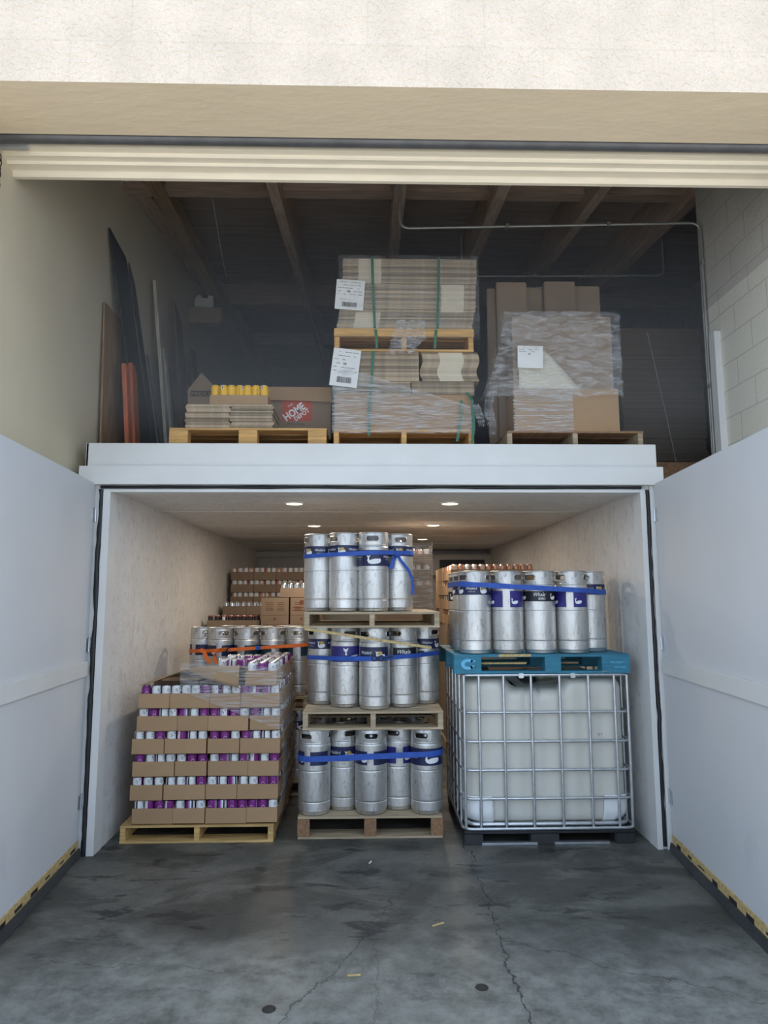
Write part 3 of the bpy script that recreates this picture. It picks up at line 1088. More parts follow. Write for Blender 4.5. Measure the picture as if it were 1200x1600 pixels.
pallet(1.02, 1.20, .130, 'grey wooden pallet between the bottom and middle keg tiers', (.042, PY - .01, .750), pal_wood)
zm = .882
g1 = 'kegs on the middle pallet of the middle stack'
R1 = []
for x, y, k, r, h, l in ((-.352, .66, 'wrap', 14, 60, 'leftmost keg on the middle pallet, navy wrap, set back'),
                         (-.165, .50, 'tail', 6, 20, 'second keg from left on the middle pallet, violet whale tail label'),
                         (.055, .392, 'sun', 8, -46, 'centre front keg on the middle pallet, whale and sun label'),
                         (.270, .49, 'blackfront', 4, -32, 'fourth keg from left on the middle pallet, black script label'),
                         (.450, .65, 'wrap', -20, 50, 'rightmost keg on the middle pallet, navy wrap, set back')):
    R1.append(keg(x, y, zm, k, r, l, g1, h))
for x in (-.38, -.12, .14, .40):
    R1.append(keg(x, 1.15, zm, 'wrap', x * 90, 'steel keg in the hidden back row of the middle pallet', 'back kegs of the middle pallet', x * 60))
pallet(1.00, 1.20, .115, 'grey wooden pallet between the middle and top keg tiers', (.034, PY - .01, 1.478), pal_wood)
zt = 1.595
g2 = 'kegs on the top pallet of the middle stack'
R2 = []
for x, y, k, r, h, l in ((-.378, .52, 'wrap', -22, 60, 'leftmost keg of the top tier, navy wrap'),
                         (-.176, .415, 'wrap', 8, -50, 'second keg from left in the top tier'),
                         (.045, .375, 'big', -4, -4, 'third keg from left in the top tier, big white whale'),
                         (.240, .51, 'wrap', 22, 10, 'rightmost keg of the top tier, strap knot in front')):
    R2.append(keg(x, y, zt, k, r, l, g2, h))
# loose wood strip hanging off the top pallet
o = MB().box(0, .94, -.006, .006, -.009, .009, raw_wood, Matrix.Rotation(.150, 4, 'Y')).build('wood_strip')
o.location = (-.46, .225, 1.472)
tag(o, 'pale wood strip hanging slanted across the middle keg tier', 'wood strip')

def hull(pts):
    pts = sorted(set((round(x, 5), round(y, 5)) for x, y in pts))
    def half(ps):
        h = []
        for p in ps:
            while len(h) > 1 and (h[-1][0] - h[-2][0]) * (p[1] - h[-2][1]) - (h[-1][1] - h[-2][1]) * (p[0] - h[-2][0]) <= 0:
                h.pop()
            h.append(p)
        return h[:-1]
    return half(pts) + half(pts[::-1])
def strap_loop(cs, z0, tilt, w, m, name, label, r=KR + .005, group='straps around the kegs', wav=0., th=.0025):
    pts = []
    for x, y in cs:
        for i in range(48):
            a = 2 * PI * i / 48
            pts.append((x + r * math.cos(a), y + r * math.sin(a)))
    h = hull(pts)
    dense = []
    for i in range(len(h)):
        a, b = Vector(h[i]), Vector(h[(i + 1) % len(h)])
        k = max(1, int((b - a).length / .03))
        for j in range(k):
            dense.append(a.lerp(b, j / k))
    vs, fs = [], []
    cx = sum(p.x for p in dense) / len(dense)
    cy = sum(p.y for p in dense) / len(dense)
    for p in dense:
        d = Vector((p.x - cx, p.y - cy)).normalized() * th
        z = z0 + tilt * p.x + wav * noise.noise((p.x * 3, p.y * 3, z0))
        ww = w * (1 + .12 * noise.noise((p.x * 9, p.y * 5, 2)))
        vs += [(p.x, p.y, z - ww / 2), (p.x, p.y, z + ww / 2), (p.x + d.x, p.y + d.y, z + ww / 2), (p.x + d.x, p.y + d.y, z - ww / 2)]
    n = len(dense)
    for i in range(n):
        j = (i + 1) % n
        for k in range(4):
            fs.append((i * 4 + k, i * 4 + (k + 1) % 4, j * 4 + (k + 1) % 4, j * 4 + k))
    e = empty(name, label, 'strap', (0, 0, 0), 0, group)
    mb = MB()
    mb.add(vs, fs, m)
    mb.build('webbing', e)
    return e
def ribbon(pts, w, m, name, parent, side=Vector((0, 0, 1)), th=.0022):
    vs, fs = [], []
    P = [Vector(p) for p in pts]
    n = len(P)
    for i, p in enumerate(P):
        t = (P[min(i + 1, n - 1)] - P[max(i - 1, 0)]).normalized()
        s_ = Vector(side)
        s_ = (s_ - t * s_.dot(t)).normalized()
        nn = t.cross(s_) * th
        vs += [p - s_ * w / 2, p + s_ * w / 2, p + s_ * w / 2 + nn, p - s_ * w / 2 + nn]
    for i in range(n - 1):
        for k in range(4):
            fs.append((i * 4 + k, i * 4 + (k + 1) % 4, i * 4 + 4 + (k + 1) % 4, i * 4 + 4 + k))
    fs += [(0, 1, 2, 3), tuple((n - 1) * 4 + k for k in (3, 2, 1, 0))]
    mb = MB()
    mb.add(vs, fs, m)
    return mb.build(name, parent)
strap_loop(R0, .560, .035, .040, blue_strap, 'ratchet_strap', 'blue strap around the kegs on the bottom pallet')
s1 = strap_loop(R1, 1.250, .03, .032, blue_strap, 'ratchet_strap', 'blue strap with black hook around the kegs on the middle pallet')
s2 = strap_loop(R2, 2.030, .03, .031, blue_strap, 'ratchet_strap', 'blue strap knotted around the kegs of the top tier')
# hook and buckle on the middle strap
hk = MB()
hk.tube([(.075 + .045 * math.cos(t) * .9, .262 - .004 * math.sin(3 * t), 1.255 + .020 * math.sin(2 * t) * 1.0) for t in [2 * PI * i / 28 for i in range(28)]], .0045, black_plastic, 6, True)
hk.tube([(.12, .262, 1.255), (.19, .30, 1.262)], .006, black_plastic, 6)
hk.build('hook', s1)
MB().box(.40, .44, .515, .535, 1.245, 1.287, black_plastic).build('buckle', s1, bevel=.003)
ribbon([(.215, .383, 2.015), (.20, .37, 1.985), (.19, .365, 1.95), (.175, .36, 1.915)], .028, blue_strap, 'loose_end', s2, (1, 0, .3))
ribbon([(.235, .383, 2.02), (.25, .36, 1.985), (.28, .37, 1.95), (.32, .395, 1.90), (.345, .42, 1.84), (.352, .44, 1.78), (.35, .45, 1.72)], .022, blue_strap, 'loose_end', s2, (1, 0, .5))
MB().lathe([(.001, -.018), (.014, -.012), (.018, 0), (.014, .012), (.001, .018)], 10, blue_strap, .225, .376, 2.018).build('knot', s2)

# ================================================================ TOTE (IBC)
TX0, TX1, TY0, TY1 = .672, 1.862, .085, 1.085
tote = empty('liquid_tote', 'white plastic liquid tote in a galvanised cage on the right', 'tote', (TX0, TY0, 0))
tw, td = TX1 - TX0, TY1 - TY0
def rrect(x0, x1, y0, y1, r, n=6):
    out = []
    for cx, cy, a0 in ((x1 - r, y0 + r, -PI / 2), (x1 - r, y1 - r, 0), (x0 + r, y1 - r, PI / 2), (x0 + r, y0 + r, PI)):
        for i in range(n + 1):
            a = a0 + PI / 2 * i / n
            out.append((cx + r * math.cos(a), cy + r * math.sin(a)))
    return out
# tank: rounded box with vertical swells and a dipped, rounded shoulder
mb = MB()
nu, nv = 160, 60
x0, x1, y0, y1, z0, z1 = .025, tw - .025, .03, td - .03, .122, 1.128
ring = rrect(x0, x1, y0, y1, .10, 8)
per = []
for i in range(len(ring)):
    a, b = Vector(ring[i]), Vector(ring[(i + 1) % len(ring)])
    k = max(1, int((b - a).length / .018))
    for j_ in range(k):
        per.append(a.lerp(b, j_ / k))
cx, cy = tw / 2, td / 2
def top_z(p):
    x = p.x / tw
    # high shoulders left and right, sagging in the middle behind the lid
    s_ = 0
    s_ += -.080 * max(0, min(1, (x - .22) / .06)) * max(0, min(1, (.66 - x) / .05))
    s_ += .035 * math.exp(-((x - .36) / .05) ** 2) * 0
    s_ += -.020 * math.exp(-((x - .47) / .010) ** 2) - .014 * math.exp(-((x - .80) / .05) ** 2) * 0
    return s_
rows = []
zs = []
nz_ = 44
for k in range(nz_ + 1):
    t = k / nz_
    zs.append(t)
vs, fs = [], []
n = len(per)
for t in zs:
    for p in per:
        H = (z1 - z0) + top_z(p)
        z = z0 + H * t
        # inset at top and bottom (rounding)
        e1 = max(0, (.07 - H * t) / .07)
        e2 = max(0, (H * t - (H - .075)) / .075)
        ins = .07 * (1 - math.sqrt(max(0, 1 - e1 * e1))) + .09 * (1 - math.sqrt(max(0, 1 - e2 * e2)))
        d = Vector((p.x - cx, p.y - cy))
        sw = .009 * (math.cos((p.x / tw) * 2 * PI * 4.5) ** 2) * (1 if abs(d.y) > td * .4 else 0)
        sw *= math.sin(PI * min(1, max(0, t * 1.05))) ** .4
        dip = .018 * math.exp(-((p.x / tw - .385) / .018) ** 2) * max(0, t - .78) * 5 if p.y < cy else 0
        k_ = 1 - ins / max(abs(d.x), abs(d.y))
        q = Vector((cx, cy)) + d * k_
        if abs(d.y) > td * .4:
            q.y += (-sw + dip) if d.y < 0 else sw
        vs.append((q.x, q.y, z))
for k in range(nz_):
    for i in range(n):
        fs.append((k * n + i, k * n + (i + 1) % n, (k + 1) * n + (i + 1) % n, (k + 1) * n + i))
fs.append(tuple(nz_ * n + i for i in range(n)))
fs.append(tuple(range(n))[::-1])
mb.add(vs, fs, tank_m, True)
for u, v, s_ in ((.86, .43, .012),):
    put_text(mb, 'G.T.', .022, black_ink, lambda a, b: (.98 + a, .018, .725 + b))
    mb.box(.965, .985, .018, .0185, .69, .693, black_ink)
tk = mb.build('tank', tote)
MB().lathe([(.001, .06), (.09, .06), (.10, .05), (.10, 0), (.11, 0), (.11, -.04)], 24, black_plastic, .50, .32, 1.085).build('lid', tote)
# corner guards: curved white sheets hugging the lower tank corners
def guard(sign):
    mb = MB()
    vs, fs = [], []
    cols = []
    R_ = .105
    for i in range(9):      # side return
        cols.append((0, i / 8))
    pts = []
    # path: front face from x=.20 to the corner then round to the side
    for i in range(7):
        pts.append((.185 - (.185 - R_) * i / 6, 0))
    for i in range(1, 9):
        a = PI / 2 * i / 8
        pts.append((R_ - R_ * math.sin(a), R_ - R_ * math.cos(a)))
    pts.append((0, .25))
    m_ = 12
    for i, (u, v) in enumerate(pts):
        for j_ in range(m_ + 1):
            t = j_ / m_
            z = .125 + .195 * t
            e1 = max(0, (.09 - .175 * t) / .09)
            ins = .085 * (1 - math.sqrt(max(0, 1 - e1 * e1)))
            uu = u + (.012 * (1 - t) if i == 0 else 0)
            # inset towards the inside of the corner
            X = max(uu, 0) + ins * (1 if u < R_ else .0)
            Y = v + ins * (1 if v < R_ else 0)
            X = X if sign < 0 else tw - .02 - X
            if sign < 0:
                X = X + .016
            else:
                X = X + .004
            vs.append((X, Y * .9 + .012, z))
    for i in range(len(pts) - 1):
        for j_ in range(m_):
            a = i * (m_ + 1) + j_
            fs.append((a, a + 1, a + m_ + 2, a + m_ + 1))
    mb.add(vs, fs, guard_m, True)
    o = mb.build('corner_guard', tote)
    sd = o.modifiers.new('thickness', 'SOLIDIFY')
    sd.thickness = .004
    o['label'] = 'bright white corner guard'
guard(-1)
guard(1)
# cage
cg = MB()
for z in (.306, .497, .691, .890):
    cg.tube([(p[0], p[1], z) for p in rrect(0, tw, 0, td, .07, 5)], .0095, galv, 8, True)
cg.build('cage_rail', tote)
for z, r in ((1.148, .011),):
    MB().tube([(p[0], p[1], z) for p in rrect(0, tw, 0, td, .05, 5)], r, galv, 8, True).build('top_rail', tote)
mb = MB()
mb.tube([(p[0], p[1], .128) for p in rrect(.03, tw - .03, .03, td - .03, .08, 5)], .016, galv, 10, True)
mb.tube([(p[0], p[1], .108) for p in rrect(-.006, tw + .006, -.006, td + .006, .07, 5)], .011, galv, 8, True)
mb.build('bottom_rail', tote)
for x in (.012, .118, .294, .490, .694, .900, 1.086, 1.178):
    lean = .010 if x in (.012, 1.178) else .004
    MB().tube([(x, .0 + (.004 if x > 1.1 else 0), .115), (x, -.004, .6), (x, -.002, 1.148)], .0105, galv, 8).build('upright_bar', tote)
for y in (.15, .35, .55, .75, .95):
    for x in (0, tw):
        MB().tube([(x, y, .115), (x, y, 1.148)], .0095, galv, 8).build('upright_bar', tote)
for x in (.49, .86):
    B(x - .018 - .07, x + .018 - .07, -.018, .01, 1.128, 1.162, galv).build('clamp', tote, bevel=.004)
# base
mb = MB()
mb.box(.0, tw, .0, td, .072, .100, black_plastic)
for x0, x1 in ((.0, .13), (.46, .66), (tw - .14, tw)):
    for yy in (0, .44, td - .12):
        mb.box(x0, x1, yy, yy + .12, .0, .075, black_plastic)
mb.build('base', tote, bevel=.008)
for x0, x1 in ((.12, .505), (.625, 1.01)):
    B(x0, x1, -.005, .03, .002, .018, galv).build('skid', tote)
    B(x0, x1, td - .03, td, .002, .018, galv).build('skid', tote)

# blue pallet
bz = 1.160
bp = empty('pallet', 'worn blue painted pallet on top of the liquid tote', 'pallet', (1.245, .075, bz))
bw_, bd_ = 1.26, 1.02
dk = MB()
for k in range(7):
    y = k * bd_ / 7
    dk.box(-bw_ / 2, bw_ / 2, y, y + bd_ / 7 - .02, .115, .133, pal_blue if k < 2 or k % 2 == 0 else greywood)
dk.box(-.31, -.08, -.002, .012, .117, .1345, raw_wood)
dk.build('deck', bp)
for x0, x1 in ((-.63, -.435), (.02, .135), (.43, .63)):
    for yy in (0, .45, bd_ - .10):
        mb = B(x0, x1, yy, yy + .10, .016, .115, pal_blue)
        if yy == 0 and x0 < -.5:
            F = lambda u, v: (-.53 + u * .05, -.0015, .066 + v * .038)
            ring_ = [(math.cos(a), math.sin(a)) for a in [math.radians(35 + 290 * i / 12) for i in range(13)]]
            ring_ += [(p[0] * .5, p[1] * .45) for p in ring_[::-1]]
            mb.poly(ring_, blue_ink, F)
            mb.poly([(.3, .2), (1.15, .55), (.5, .95)], blue_ink, F)
            mb.poly([(.5, -.9), (.95, -.25), (.2, -.3)], blue_ink, F)
        if yy == 0 and x0 > .4:
            put_text(mb, 'PROPERTY', .020, blue_ink, lambda a, b: (.545 + a, -.0015, .068 + b), width=.10)
            put_text(mb, 'OF CHEP', .020, blue_ink, lambda a, b: (.56 + a, -.0015, .034 + b), width=.085)
        mb.build('block', bp)
bs = MB()
for y in (0, .46, bd_ - .09):
    bs.box(-bw_ / 2, bw_ / 2, y, y + .09, 0, .016, pal_blue)
bs.box(-.55, -.09, .10, .12, .055, .068, raw_wood)
bs.build('base', bp)
zk = bz + .136
g3 = 'kegs on the blue pallet'
R3 = []
for x, y, k, r, h, l in ((.790, .205, 'wrap', 42, -58, 'leftmost front keg on the blue pallet, white whale on navy'),
                         (1.030, .205, 'violet', -26, 42, 'second front keg on the blue pallet, split violet labels'),
                         (1.268, .205, 'black', 6, 70, 'third front keg on the blue pallet, black Whale BIRD label'),
                         (1.508, .205, 'violet', -34, 60, 'rightmost front keg on the blue pallet, violet label'),
                         (1.695, .365, 'wrap', 40, -40, 'keg set behind the rightmost front keg on the blue pallet'),
                         (1.755, .62, 'black', 60, 20, 'rearmost right keg on the blue pallet, near the cooler wall'),
                         (.778, .445, 'wrap', 30, -60, 'left rear keg on the blue pallet'),
                         (.775, .70, 'black', 30, -60, 'rearmost left keg on the blue pallet')):
    R3.append(keg(x, y, zk, k, r, l, g3, h))
strap_loop(R3, 1.832, -.055, .036, blue_strap, 'ratchet_strap', 'blue strap around the kegs on the blue pallet', wav=.0)

# ================================================================ CANS AND TRAYS
CR, CH = .033, .155
def can_mesh(kind):
    mb = MB()
    n = 18
    A = 2 * PI / n
    zt_ = CH - .016
    prof = [(.022, 0), (.026, .0), (.031, .006), (CR, .012), (CR, zt_), (.0305, CH - .010), (.0268, CH - .003)]
    cols = {'purple': [purple] * 6 + [lilac] + [can_white] * 1 + [dark_print] + [can_white] * 7 + [purple] * 2,
            'yellow': [yellow] * 18, 'copper': [copper] * 11 + [can_white] * 7, 'silver': [silver_can] * 18,
            'red': [dark_print] * 10 + [can_white] * 3 + [dark_print] * 5,
            'pale': [can_white] * 11 + [copper] * 4 + [can_white] * 3}[kind]
    for i in range(n):
        a0, a1 = -PI / 2 - 3 * A + i * A, -PI / 2 - 3 * A + (i + 1) * A
        for (r0, z0), (r1, z1) in zip(prof, prof[1:]):
            m = cols[i]
            if z0 >= zt_ and kind == 'red':
                m = red_print
            if z1 <= .012:
                m = alu
            mb.add([(r0 * math.cos(a0), r0 * math.sin(a0), z0), (r0 * math.cos(a1), r0 * math.sin(a1), z0),
                    (r1 * math.cos(a1), r1 * math.sin(a1), z1), (r1 * math.cos(a0), r1 * math.sin(a0), z1)], [(0, 1, 2, 3)], m, True)
    mb.lathe([(.0268, CH - .003), (.0272, CH), (.0255, CH), (.024, CH - .006), (.001, CH - .006)], n, alu)
    mb.box(-.004, .010, -.006, .006, CH - .006, CH - .0035, alu)
    F = lambda rot: (lambda u, z: ((CR + .0004) * math.cos(-PI / 2 + rot + u / CR), (CR + .0004) * math.sin(-PI / 2 + rot + u / CR), z))
    if kind == 'purple':
        f0 = F(0)
        mb.poly([(.013 * math.cos(a), .098 + .016 * math.sin(a)) for a in [PI * i / 8 for i in range(9)]], can_white, f0)
        for z, w in ((.127, .022), (.121, .026), (.115, .014)):
            mb.poly([(-w / 2, z), (w / 2, z), (w / 2, z + .003), (-w / 2, z + .003)], lilac, f0)
        f1 = F(PI * 1.13)
        for cx_, cz_, r_ in ((-.004, .128, .004), (.006, .122, .004), (-.006, .116, .003), (.003, .112, .0035), (0, .134, .0025)):
            mb.poly(circ(cx_, cz_, r_, 6), black_ink, f1)
        mb.poly([(.016, .130), (.023, .130), (.023, .138), (.016, .138)], black_ink, f1)
        mb.poly([(.006, .117), (.024, .117), (.024, .119), (.006, .119)], black_ink, f1)
    if kind == 'yellow':
        for ro, t in ((0.45, 'Mucho'), (PI + .3, 'Mucho')):
            f0 = F(ro)
            put_text(mb, t, .026, brown_ink, lambda a, b: f0(-b + .008, .095 + a), shear=.3, width=.07)
            mb.poly([(.018, .118), (.030, .118), (.030, .148), (.018, .148)], can_white, f0)
            mb.poly([(.021, .122), (.027, .122), (.027, .144), (.021, .144)], dark_print, f0)
    if kind in ('copper', 'pale'):
        f0 = F(0)
        mb.poly(circ(0, .125, .008, 8), can_white if kind == 'copper' else copper, f0)
    o = mb.build('can_src_' + kind)
    me = o.data
    bpy.data.objects.remove(o)
    return me
CANS = {k: can_mesh(k) for k in ('purple', 'yellow', 'copper', 'silver', 'red', 'pale')}
later = []
def can(kind, x, y, z, rot, label, group):
    if label is None:
        later.append((kind, x, y, z, rot))
        return
    o = bpy.data.objects.new('beverage_can', CANS[kind])
    C.objects.link(o)
    o.location = (x, y, z)
    o.rotation_euler = (0, 0, rot)
    return tag(o, label, 'can', group)
_tray = {}
def tray_mesh(w, d, h, m=kraft):
    key = (round(w, 3), round(d, 3), h, m.name)
    if key not in _tray:
        mb = MB()
        t = .004
        mb.box(0, w, 0, d, 0, .004, m)
        mb.box(0, w, 0, t, 0, h, m)
        mb.box(0, w, d - t, d, 0, h, m)
        mb.box(0, t, t, d - t, 0, h, m)
        mb.box(w - t, w, t, d - t, 0, h, m)
        o = mb.build('tray_src')
        _tray[key] = o.data
        bpy.data.objects.remove(o)
    return _tray[key]
def tray(x, y, z, w, d, h, label, group, m=kraft, rzn=0):
    o = bpy.data.objects.new('can_tray', tray_mesh(w, d, h, m))
    C.objects.link(o)
    o.location = (x, y, z)
    o.rotation_euler.z = rzn
    return tag(o, label, 'tray', group)

# purple can pallet ---------------------------------------------------------
LX0, LX1, LY = -1.655, -.638, .215
pallet(1.07, 1.02, .120, 'yellowish wooden pallet under the purple cans on the left', (-1.195, .195, 0), pal_wood_y, pal_wood_y, .0)
TH, PIT = .105, .158
rows_px = [  # tray spans per layer in cm from LX0 and can counts
    [(0, .285, 4), (.287, .508, 3), (.515, .800, 4), (.802, 1.017, 3)],
    [(-.02, .205, 3), (.215, .505, 4), (.510, .728, 3), (.732, 1.02, 4)],
    [(-.012, .280, 4), (.286, .508, 3), (.520, .803, 4), (.805, 1.022, 3)],
    [(-.02, .205, 3), (.212, .505, 4), (.517, .740, 3), (.746, 1.03, 4)],
    [(.008, .293, 4), (.295, .512, 3), (.515, .800, 4), (.812, 1.025, 3)],
    [(.018, .234, 3), (.236, .520, 4), (.523, .740, 3), (.743, 1.022, 4)]]
lay = ['bottom', 'second', 'third', 'fourth', 'fifth', 'sixth', 'seventh']
gt, gc = 'cardboard trays on the left pallet', 'purple and white cans on the left pallet'
rr = random.Random(3)
ncan = 0
for k, spans in enumerate(rows_px):
    z = .122 + PIT * k
    ci = 0
    jy = rr.uniform(-.008, .008)
    for ti, (a, b, n) in enumerate(spans):
        d = .22 if n == 4 else .285
        tray(LX0 + a, LY + jy + rr.uniform(-.004, .004), z + .0005, b - a, d, TH, 'kraft tray, %s from left, in the %s layer of the left pallet' % (ORD[ti], lay[k]), gt)
        nd = 3 if n == 4 else 4
        for q in range(n):
            step = (b - a) / n
            can('purple', LX0 + a + step * (q + .5), LY + jy + .043, z + .005, rr.choice([0, .3, -.5, 2.6, 3.3, 3.9, 3.5, 1.6, -1.3, .1, 2.9, 3.6]) + rr.uniform(-.3, .3),
                'tall purple and white can, %s from left, front of %s layer, left pallet' % (ORD[ci], lay[k]), gc)
            ci += 1
        if ti == 3:
            # right flank: more trays going back
            y = LY + jy + d + .004
            m_ = 1
            w_ = b - a
            ny = 0
            cs = 0
            while y + .22 < LY + 1.02:
                dd = .285 if (m_ + k) % 2 else .22
                if y + dd > LY + 1.02:
                    dd = .22
                tray(LX0 + b - .285, y, z + .0005, .285, dd - .003, TH, 'kraft tray, %s back along the right flank, %s layer, left pallet' % (ORD[m_], lay[k]), gt)
                nn = 4 if dd > .25 else 3
                for q in range(nn):
                    can('purple', LX0 + b - .043, y + (q + .5) * (dd / nn), z + .005, PI / 2 + rr.choice([0, .4, 2.6, 3.3, 3.8]),
                        'tall purple can, %s back on the right flank, %s layer, left pallet' % (ORD[cs], lay[k]) if cs < 4 else None, gc)
                    cs += 1
                y += dd
                m_ += 1
# inner columns of trays so that the block is filled behind the front row
for k in range(6):
    z = .122 + PIT * k
    for ti, x in enumerate((LX0 + .02, LX0 + .37)):
        tray(x, LY + .315, z + .0005, .335, .68, PIT - .002, 'large tray inside the %s layer of the left pallet, %s side' % (lay[k], ('left', 'middle')[ti]), gt, kraft_dark)
# seventh layer: rows of trays on the right half, receding
z7 = .122 + PIT * 6
tray(LX0 + .775, LY - .01, z7 + .0005, .225, .285, TH, 'topmost kraft tray at the front right of the left pallet', gt)
ci = 0
for iy in range(4):
    for ix in range(3):
        can('purple', LX0 + .775 + (ix + .5) * .075, LY + .028 + iy * .069, z7 + .005, (3.4, .2, 3.1)[ix] + iy, 'purple can in the topmost front right tray, %s row, %s from left' % (ORD[iy], ORD[ix]), gc)
for by, d, nm in ((.29, .33, 'middle'), (.63, .35, 'rear')):
    tray(LX0 + .50, LY + by, z7 + .0005, .50, d, TH, 'wide kraft tray on top of the left pallet, %s one' % nm, gt)
    for iy in range(int(d / .069)):
        for ix in range(7):
            if iy < 2 or ix > 3:
                sh_ = nm == 'middle' and iy < 2
                can('purple', LX0 + .535 + ix * .071, LY + by + .04 + iy * .069, z7 + .005, 3.3 + ix * 1.3 + iy, 'purple can in the %s top tray, %s row, %s from left' % (nm, ORD[iy], ORD[ix]) if sh_ else None, gc)
# draped cardboard sheet over the top left
def grid(nu, nv, fn, m, smooth=True, mb=None):
    mb = mb or MB()
    vs = [fn(i / nu, j_ / nv) for i in range(nu + 1) for j_ in range(nv + 1)]
    fs = [(i * (nv + 1) + j_, (i + 1) * (nv + 1) + j_, (i + 1) * (nv + 1) + j_ + 1, i * (nv + 1) + j_ + 1) for i in range(nu) for j_ in range(nv)]
    mb.add(vs, fs, m, smooth)
    return mb
def sheet(u, v):
    x = LX0 + .03 + u * .70
    bulge = math.exp(-((u - .42) / .12) ** 2)
    zt_ = 1.082 + .130 * min(1, u * 1.7) ** .9
    drop = (1 - v)
    y = LY - .015 + .75 * max(0, v - .3)
    if v < .3:
        z = zt_ - (.3 - v) / .3 * (.010 + .145 * max(0, u - .25) / .75) + (.030 * bulge if u < .6 else 0) * (.3 - v) / .3 * 1.6
        y -= .012 * math.sin(u * 9) * (.3 - v) / .3 + .004
    else:
        z = zt_ - (zt_ - 1.085) * (v - .3) / .7 * min(1, 1.2 - u * .4)
    return (x, y, z)
o = grid(44, 16, sheet, kraft_edge_y).build('cardboard_sheet')
sd = o.modifiers.new('thickness', 'SOLIDIFY')
sd.thickness = .005
tag(o, 'buckled kraft cardboard sheet draped over the top left of the can pallet', 'cardboard sheet')
# stretch film on the can pallet
def film_l(u, v):
    # u runs along the front from left to the right edge then back along the flank
    n_ = noise.noise((u * 14, v * 9, 3)) * .006
    z = .76 + v * .45
    s_ = u * 1.75
    if s_ < .72:
        x = LX0 + .31 + s_
        y = LY - .022 + n_
        z = .76 + .28 * (1 - s_ / .72) + v * (.44 - .24 * (1 - s_ / .72))
    else:
        t = s_ - .72
        x = LX0 + 1.045 + n_
        y = LY - .022 + t
    return (x, y, z)
o = grid(60, 16, film_l, film_clear).build('stretch_film')
tag(o, 'clear stretch film around the top layers of the purple can pallet', 'film', 'stretch film wraps')
o = grid(30, 24, lambda u, v: (LX0 + 1.052 + .012 * noise.noise((u * 5, v * 9, 7)) - .03 * abs(v - .5), LY - .01 + u * 1.0, .15 + v * .66), film_side).build('stretch_film')
tag(o, 'dull stretch film on the lower right flank of the purple can pallet', 'film', 'stretch film wraps')

# kegs behind the can pallet -----------------------------------------------
KY = 1.34
pallet(1.15, 1.1, .12, 'floor pallet below the kegs behind the purple cans', (-1.10, KY - .02, 0), pal_wood)
pallet(1.15, 1.1, .12, 'upper pallet below the orange strapped kegs', (-1.10, KY - .02, .716), pal_wood)
R4 = []
gk = 'orange strapped kegs behind the purple cans'
for i, (x, y) in enumerate(((-1.520, KY + .265), (-1.328, KY + .125), (-1.092, KY + .125), (-.856, KY + .125), (-.620, KY + .125))):
    R4.append(keg(x, y, .838, 'teal' if i > 1 else 'patch', (i * 37) % 60 - 30, 'orange strapped keg behind the purple cans, %s from the left' % ORD[i], gk, (34, 26, 60, 64, -4)[i]))
    keg(x, y + .02, .122, 'wrap', i * 30, 'keg on the floor pallet behind the purple cans, %s from the left' % ORD[i], 'lower kegs behind the purple cans', i * 25)
for i, (x, y) in enumerate(((-1.30, KY + .52), (-1.02, KY + .42), (-.75, KY + .42))):
    R4.append(keg(x, y, .838, None, 0, 'unlabelled keg in the second row of the orange strapped kegs, %s from left' % ORD[i], gk, i * 40))
s4 = strap_loop(R4, 1.312, .058, .030, orange_strap, 'ratchet_strap', 'orange strap around the kegs behind the purple cans')
yk = KY - .012
ribbon([(-1.48, yk, 1.245), (-1.43, yk - .05, 1.225), (-1.41, yk - .07, 1.18), (-1.37, yk - .09, 1.14)], .034, orange_strap, 'loose_end', s4, (.8, 0, .5))
ribbon([(-1.24, yk, 1.245), (-1.30, yk - .05, 1.245), (-1.34, yk - .07, 1.21), (-1.335, yk - .08, 1.17), (-1.31, yk - .09, 1.13)], .034, orange_strap, 'loose_end', s4, (.5, 0, .8))
MB().box(-1.275, -1.235, yk - .01, yk + .012, 1.225, 1.262, black_plastic).build('buckle', s4)
MB().box(-.99, -.95, yk - .006, yk + .01, 1.24, 1.275, blue_strap).build('strap_sleeve', s4)

# stacks in the back of the cooler -----------------------------------------
def tray_stack(x0, nx, y0, nyc, z0, nl, kind, where, grp, side=None, tw_=.285, cans_layers=99, m=kraft_dark, seed=1, td_=.40):
    rr = random.Random(seed)
    for k in range(nl):
        z = z0 + PIT * k
        for ix in range(nx):
            for iy in range(nyc):
                jx = rr.uniform(-.006, .006)
                tray(x0 + ix * (tw_ + .003) + jx, y0 + iy * (td_ + .004), z + .0005, tw_, td_, TH if nl - k <= cans_layers and iy < 2 else PIT - .002,
                     'tray %s, %s layer, %s from left, row %d' % (where, ORD[k], ORD[ix], iy + 1), grp, m)
        if nl - k <= cans_layers:
            for q in range(nx * 4):
                can(kind, x0 + .036 + q * (tw_ + .003) / 4, y0 + .042, z + .005, rr.uniform(0, 6.28),
                    '%s can %s, %s layer, %s from left' % ({'red': 'dark', 'silver': 'bare silver', 'pale': 'pale', 'copper': 'coppery'}[kind], where, ORD[k], ORD[q]) if kind != 'copper' or k == nl - 1 else None, 'cans ' + where)
            if side:
                nsd = int((td_ + .004) * nyc / .071)
                for q in range(1, nsd):
                    can(kind, x0 + .042 if side < 0 else x0 + nx * (tw_ + .003) - .042, y0 + .042 + q * .071, z + .005, rr.uniform(0, 6.28),
                        'coppery can on the side %s, %s layer, number %d back' % (where, ORD[k], q + 1) if q < 9 else None, 'cans ' + where)
pallet(.60, .84, .14, 'pallet under the short stack against the left cooler wall', (-1.47, 2.73, 0))
tray_stack(-1.76, 2, 2.75, 1, .875, 4, 'red', 'in the near left stack', 'trays in the near left stack', cans_layers=1, seed=4)
